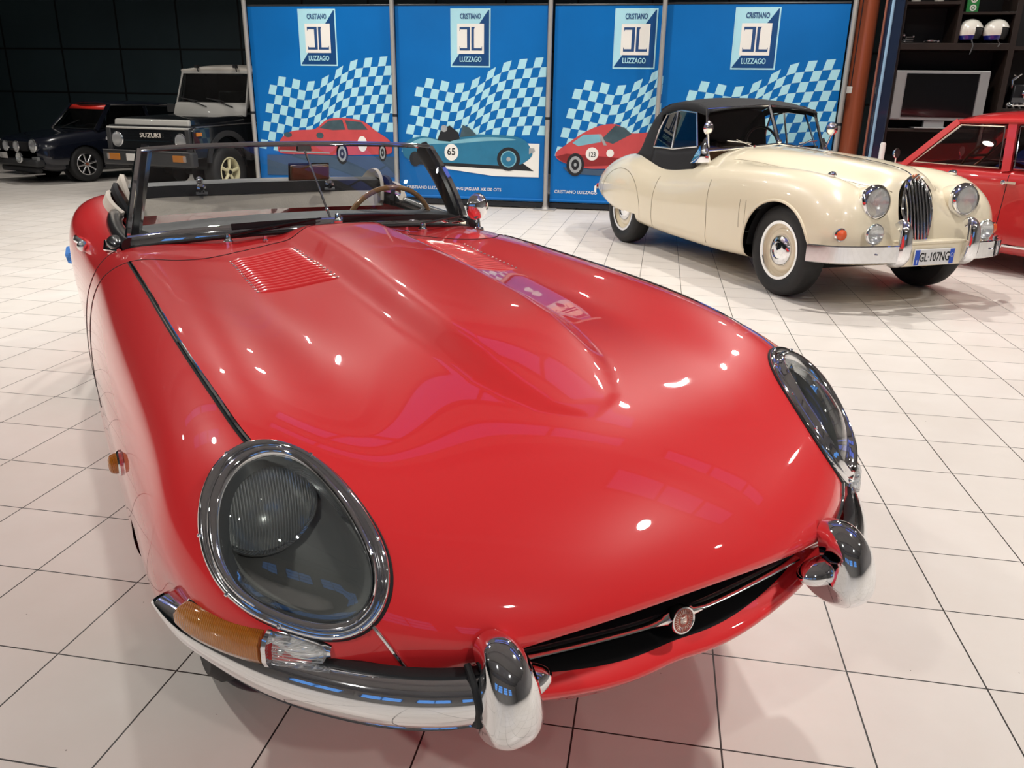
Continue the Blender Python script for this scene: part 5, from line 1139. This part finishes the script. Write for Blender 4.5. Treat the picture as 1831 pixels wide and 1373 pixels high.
def art_blue_open(F, root, lx, y0):
    F([(-.62, .60), (-.1, .50), (.6, .42), (1.22, .42), (1.22, .86), (.9, .86), (.0, .60)], BWH, 'printed_ground', 6); F([(-.55, .55), (1.15, .50), (1.0, .60), (-.5, .64)], BBK, 'printed_shadow', 7)
    F(smooth_loop([(-.70, .75), (-.62, .86), (-.39, .92), (-.15, .88), (.05, .90), (.25, .955), (.64, .96), (.97, .925), (1.10, .80), (1.12, .70), (1.0, .60), (.8, .56), (.4, .57), (-.1, .58), (-.55, .60), (-.68, .66)]), BTL, 'printed_car_body', 8)
    F(smooth_loop([(-.60, .80), (-.40, .90), (-.15, .87), (.2, .90), (.6, .93), (.9, .90), (.5, .88), (.1, .84), (-.3, .82)]), BTL2, 'printed_highlight', 9)
    F([(-.20, .87), (-.14, 1.02), (-.02, 1.07), (.10, .98), (.12, .90), (-.02, .86)], BBK, 'printed_driver', 9); F([(.12, .92), (.16, 1.08), (.25, 1.05), (.36, .95)], BGL, 'printed_windscreen', 9); F(circ(-.10, 1.03, .045), BGR, 'printed_driver_face', 10)
    F(circ(0, .72, .098, .112), BWH, 'printed_roundel', 10); t = text_mesh('65', .13, .95, BBK, root, 'race_number', (lx, y0-.0135, .725), depth=.0004, bold=.002)
    F(circ(.80, .65, .16, .155), BBK, 'printed_tyre', 10); F(circ(.80, .65, .11, .11), BTL2, 'printed_rim', 11); F(circ(.80, .65, .095, .095), BTL, 'printed_rim_centre', 12); F(circ(.80, .65, .03), BGR, 'printed_hub', 13); F(circ(-.52, .62, .08, .10), BBK, 'printed_tyre', 10)
    F([(1.08, .72), (1.16, .76), (1.15, .80), (1.08, .80)], BGR, 'printed_bumper', 10)
def art_red_fastback(F, root, lx, y0):
    F([(-.60, .56), (1.3, .50), (1.3, .42), (-.5, .48)], BRF, 'printed_ground', 6)
    F(smooth_loop([(-.70, .70), (-.68, .77), (-.60, .83), (-.42, .96), (-.20, 1.08), (.0, 1.13), (.14, 1.11), (.26, 1.03), (.45, 1.03), (.8, 1.05), (1.2, .95), (1.3, .80), (1.1, .62), (.6, .58), (.0, .56), (-.30, .56), (-.58, .62)]), BRD, 'printed_car_body', 7)
    F([(-.10, .93), (.08, 1.115), (.20, 1.09), (.30, 1.01), (.06, .88)], BGL, 'printed_windscreen', 8); F([(-.48, .88), (-.34, .985), (-.12, 1.00), (-.10, .90), (-.40, .84)], BTL2, 'printed_side_window', 8); F([(-.14, 1.0), (-.10, 1.0), (-.02, .86), (-.06, .86)], BGR, 'printed_pillar', 9)
    F([(-.70, .70), (-.55, .74), (.2, .70), (.3, .62), (-.3, .58), (-.6, .63)], BRD2, 'printed_flank_shade', 8)
    F(circ(-.21, .745, .085, .085), BWH, 'printed_roundel', 9); text_mesh('123', .085, .8, BBK, root, 'race_number', (lx-.21, y0-.0125, .735), depth=.0004, bold=.001)
    F(circ(.03, .76, .05), BWH, 'printed_roundel', 9); wheel_art(F, -.43, .60, .095, .125, 9)
    wheel_art(F, .85, .62, .09, .12, 9)
banner(-5.69, 11.12, -4.965, 2.05, 'blue dealer banner printed with a red coupe, leftmost of the row', art_red_coupe)
banner(-3.60, 11.12, -2.845, 2.04, 'blue dealer banner printed with a blue open racing car numbered 65', art_blue_open, 'CRISTIANO LUZZAGO RACING JAGUAR XK120 OTS', -3.50)
banner(-1.47, 11.16, -.706, 2.05, 'blue dealer banner printed with a red fastback, overlapped by its right neighbour', art_red_fastback, 'CRISTIANO LUZZAGO', -1.41)
banner(-.05, 11.06, .765, 2.15, 'blue dealer banner behind the black hood of the cream car, rightmost of the row', None)
POLE = mat('silver_pole', (.50, .48, .45), .35, .5, var=(6, .1))
PN = ['silver pole at the left edge of the leftmost banner', 'silver pole between the red coupe banner and the blue racer banner', 'silver pole between the blue racer banner and the red fastback banner', 'silver pole in front of the overlap of the two right banners', 'silver pole at the right edge of the rightmost banner']
for (px, py), nm in zip([(-5.71, 11.07), (-3.625, 11.07), (-1.52, 11.07), (-.09, 11.0), (2.105, 10.82)], PN):
    t = thing('banner_pole', nm, 'pole', (px, py, 0), 0, 'banner poles')
    MB().tube([(0, 0, .01), (0, 0, 2.95)], .030, 14).build('pole_tube', POLE, t)
    MB().box((0, 0, .006), (.30, .30, .012)).lathe([(.05, .012), (.034, .05), (.034, .07)], n=18).build('base_plate', POLE, t, bevel=.003)
    MB().lathe([(.0315, 1.17), (.0335, 1.175), (.0335, 1.20), (.0315, 1.205)], n=18).build('pole_joint', BBK, t)

# ---------------------------------------------------------------- columns at the right of the banners
c = MB().tube([(2.325, 11.16, 0), (2.325, 11.16, CEIL_Z-.01)], .115, 28).build('brown_column', mat('brown_paint', (.30, .07, .03), .35, coat=.4, var=(1, .25)), smooth=60); tag(c, 'round rust-brown column right of the rightmost banner', 'column')
c = MB().tube([(2.325, 10.30, 0), (2.325, 10.30, CEIL_Z-.01)], .013, 12).build('copper_pipe', mat('copper_pipe_metal', (.40, .15, .10), .35, .6, var=(4, .2))); tag(c, 'thin copper pipe between the brown column and the navy pillar', 'pipe')
t = thing('navy_pillar', 'glossy navy steel pillar with a pale blue reflection painted on, left of the shelving', 'pillar', (2.435, 10.34, 0))
MB().box((0, .0, CEIL_Z/2-.005), (.165, .12, CEIL_Z-.01)).build('pillar_shaft', mat('navy_steel', (.012, .022, .05), .25, coat=.6, var=(1, .3)), t, bevel=.015)
MB().tube([(-.045, -.058, .0), (-.045, -.058, CEIL_Z-.01)], .017, 10).build('painted_reflection', mat('pale_blue_reflection', (.26, .42, .58), .3, coat=.4, var=(2, .1)), t)  # pale tube stands for a bluish reflection on the glossy shaft
c = MB().box((2.18, 10.93, 1.585), (.075, .05, .08)).build('junction_box', mat('white_plastic', (.62, .60, .56), .45, var=(9, .05)), bevel=.006); tag(c, 'small cream junction box beside the brown column', 'box')
MB().tube([(2.20, 10.93, 1.62), (2.215, 10.93, CEIL_Z-.02)], .006, 6).build('cable_conduit', BBK, c)
# ---------------------------------------------------------------- shelving with television and helmets
WOOD = mat('dark_brown_wood', (.022, .014, .011), .4, coat=.15, bump=(30, .05), var=(3, .4))
t = thing('shelf_unit', 'tall dark brown wooden shelving against the right of the hall', 'shelf', (0, 10.42, 0)); SY = .22
def sbox(nm, x0, x1, z0, z1, y=0, d=.44, mt=WOOD): return MB().box(((x0+x1)/2, y+d/2, (z0+z1)/2), (x1-x0, d, z1-z0)).build(nm, mt, t, bevel=.003)
sbox('side_panel', 2.535, 2.57, 0, 3.1); sbox('side_panel', 3.70, 3.76, 0, 3.1); sbox('side_panel', 4.95, 5.0, 0, 3.1); sbox('divider', 3.12, 3.16, 2.08, 3.1)
sbox('shelf_board', 2.57, 3.70, 2.01, 2.08); sbox('shelf_board', 2.57, 3.12, 2.475, 2.505); sbox('shelf_board', 3.16, 3.70, 2.375, 2.40); sbox('shelf_board', 2.57, 3.70, 1.13, 1.165); sbox('shelf_board', 2.57, 3.70, .55, .585); sbox('shelf_board', 2.57, 3.70, .04, .09); sbox('top_board', 2.535, 5.0, 3.1, 3.14)
sbox('shelf_board', 3.76, 4.95, 2.01, 2.05); sbox('shelf_board', 3.76, 4.95, 1.36, 1.40); sbox('shelf_board', 3.76, 4.95, .8, .84); sbox('back_panel', 2.535, 5.0, 0, 3.1, y=.44, d=.02, mt=mat('shelf_back', (.008, .006, .006), .6, var=(3, .3)))
# television
tv = thing('television', 'flat television with wide silver side speakers on the shelving', 'television', (3.085, 10.46, 1.166))
SIL = mat('silver_plastic', (.36, .36, .36), .4, .3, bump=(300, .05), var=(5, .05))
MB().box((0, .05, .36), (1.0, .08, .54)).build('tv_case', SIL, tv, bevel=.01, seg=3); MB().box((0, .006, .362), (.77, .012, .47)).build('tv_screen', mat('dead_screen', (.004, .004, .005), .12, coat=.8, var=(1, .2)), tv)
for s in (1, -1): MB().box((s*.445, .006, .36), (.10, .012, .51)).build('tv_speaker', mat('speaker_mesh', (.30, .30, .30), .5, .2, bump=(400, .3), var=(6, .05)), tv)
MB().box((0, .06, .05), (.22, .06, .10)).box((0, .06, .008), (.46, .24, .014)).build('tv_stand', SIL, tv, bevel=.004)
# helmets: side on, opening to the right
HW = mat('helmet_white', (.80, .78, .70), .2, coat=1., var=(5, .02)); HB = mat('helmet_blue', (.012, .02, .22), .2, coat=1., var=(5, .1))
for k, (hx, lb) in enumerate([(3.29, 'white and blue open helmet on the shelf, left of the pair'), (3.56, 'white and blue open helmet on the shelf, right of the pair')]):
    h = thing('helmet', lb, 'helmet', (hx, 10.50, 2.081), 0, 'helmets on the shelf')
    n, mth = 40, 26
    def hp(i, j, r=.126):
        ph = PI*.0+(PI*.72)*i/mth; th = 2*PI*j/n; x_ = math.sin(ph)*math.cos(th); y_ = math.sin(ph)*math.sin(th); z_ = math.cos(ph)
        return np.array([x_*r*1.06, y_*r*.93, .128+z_*r*(1.0 if z_ > 0 else 1.15)])
    G = np.array([[hp(i, j) for j in range(n)] for i in range(mth+1)]); F = (G[:-1]+G[1:])/2; F = (F+np.roll(F, -1, 1))/2
    opening = (F[..., 0] > .02) & (F[..., 2] < .165)
    MB().grid(G, cu=True, flip=True, mask=(~opening) & (F[..., 2] >= .085)).build('helmet_shell', HW, h, smooth=70)
    MB().grid(G, cu=True, flip=True, mask=(~opening) & (F[..., 2] < .085)).build('helmet_band', HB, h, smooth=70)
    G2 = np.array([[hp(i, j, .119) for j in range(n)] for i in range(mth+1)]); MB().grid(G2, cu=True).build('helmet_lining', BLACK_RUBBER, h, smooth=70)
    MB().tube([(.0, -.11, .03), (.02, -.13, -.03 if k == 0 else -.01), (.00, -.135, -.12 if k == 0 else -.04)], .007, 6).build('chin_strap', VINYL if k == 0 else CHROME, h)
# other things on the shelves
o = MB()
for q in range(3): o.tube([(2.59+.01*q, 10.48, 2.10+.022*q), (2.62, 10.46, 2.095+.022*q), (2.70, 10.47, 2.10+.022*q)], .008, 8)
o.ball((2.60, 10.48, 2.165), .018, 10).ball((2.70, 10.47, 2.15), .014, 10).tube([(2.62, 10.46, 2.085), (2.62, 10.46, 2.15)], .006, 6)
tag(o.build('chrome_ornament', CHROME), 'curved chrome ornament on the shelf above the television, at its left end', 'ornament')
o = MB().ball((2.90, 10.50, 2.108), .05, 14, sc=(1.5, .8, .45)).ball((2.97, 10.47, 2.10), .018, 10).tube([(2.82, 10.5, 2.09), (2.87, 10.5, 2.12)], .007, 6)
tag(o.build('model_car', CHROME), 'small silver model car on the shelf above the television', 'model')
for k, (xx, lb) in enumerate([(2.68, 'pale vase on the top left shelf, left of the two'), (2.92, 'pale vase on the top left shelf, right of the two')]):
    o = MB().lathe([(.0005, 0), (.045, .0), (.05, .01), (.042, .10), (.03, .18), (.04, .24), (.034, .24)], (xx, 10.52, 2.506), n=24); tag(o.build('vase', mat('pale_ceramic', (.55, .52, .48), .3, coat=.5, var=(5, .05))), lb, 'vase', 'pale vases')
g = MB().box((3.27, 10.52, 2.52), (.125, .06, .235)).build('green_box', mat('green_card', (.02, .22, .05), .45, var=(5, .1)), bevel=.003); tag(g, 'narrow green box with white discs standing above the helmets', 'box')
for zz in (2.445, 2.53): MB().lathe([(.034, 0), (.0005, .002)], (3.275, 10.489, zz), (0, -1, 0), 24).build('white_disc', BWH, g); MB().lathe([(.020, .002), (.014, .003), (.012, .003)], (3.275, 10.489, zz), (0, -1, 0), 20).build('disc_mark', MATS['green_card'], g)
# engine-like show piece on the right shelf
e = thing('engine_model', 'black and chrome engine show piece on the shelf at the right edge', 'engine', (3.965, 10.60, 1.402))
MB().box((0, 0, .14), (.22, .20, .24), taper=.85).build('engine_block', BLACK_TRIM, e, bevel=.02); m = MB().box((0, -.095, .09), (.20, .02, .05))
for q in range(4): m.tube([(-.12, -.12, .03+.0*q), (-.16+.06*q, -.14, .04), (-.14+.07*q, -.12, .0)], .018, 8).ball((-.13+.075*q, -.11, .04), .030, 10)
m.lathe([(.05, 0), (.05, .02), (.02, .03), (.0005, .03)], (.04, -.10, .16), (0, -1, 0), 24)
MB().tube([(-.09, -.02, .22), (-.11, -.03, .30), (-.06, -.03, .34)], .02, 10).tube([(-.06, -.03, .34), (-.10, -.03, .36)], .008, 6).tube([(-.06, -.03, .34), (-.02, -.03, .37)], .008, 6).build('chrome_intake', CHROME, e)
m.build('chrome_fittings', CHROME, e)
w = MB().lathe([(.05, 0), (.05, .01), (.032, .03), (.030, 1.0), (.022, 1.02), (.0005, 1.02)], (2.43, 9.92, 0), n=20); tag(w.build('white_post', mat('post_white', (.70, .68, .64), .4, var=(5, .04))), 'slim white post standing between the navy pillar and the red saloon', 'post')
# dark wall: seams of the big sliding door
GR = mat('groove_black', (.003, .004, .005), .6, var=(5, .2))
for k, xx in enumerate(np.arange(-16.0, 8.5, 1.42)): struct(MB().box((xx, Y1-.004, 2.6), (.035, .012, 5.2)).build('trim_%d' % (20+k), GR, smooth=0))
for k, zz in enumerate((1.45, 2.35, 3.6)): struct(MB().box((-4.5, Y1-.006, zz), (25, .012, .035)).build('trim_%d' % (50+k), GR, smooth=0))
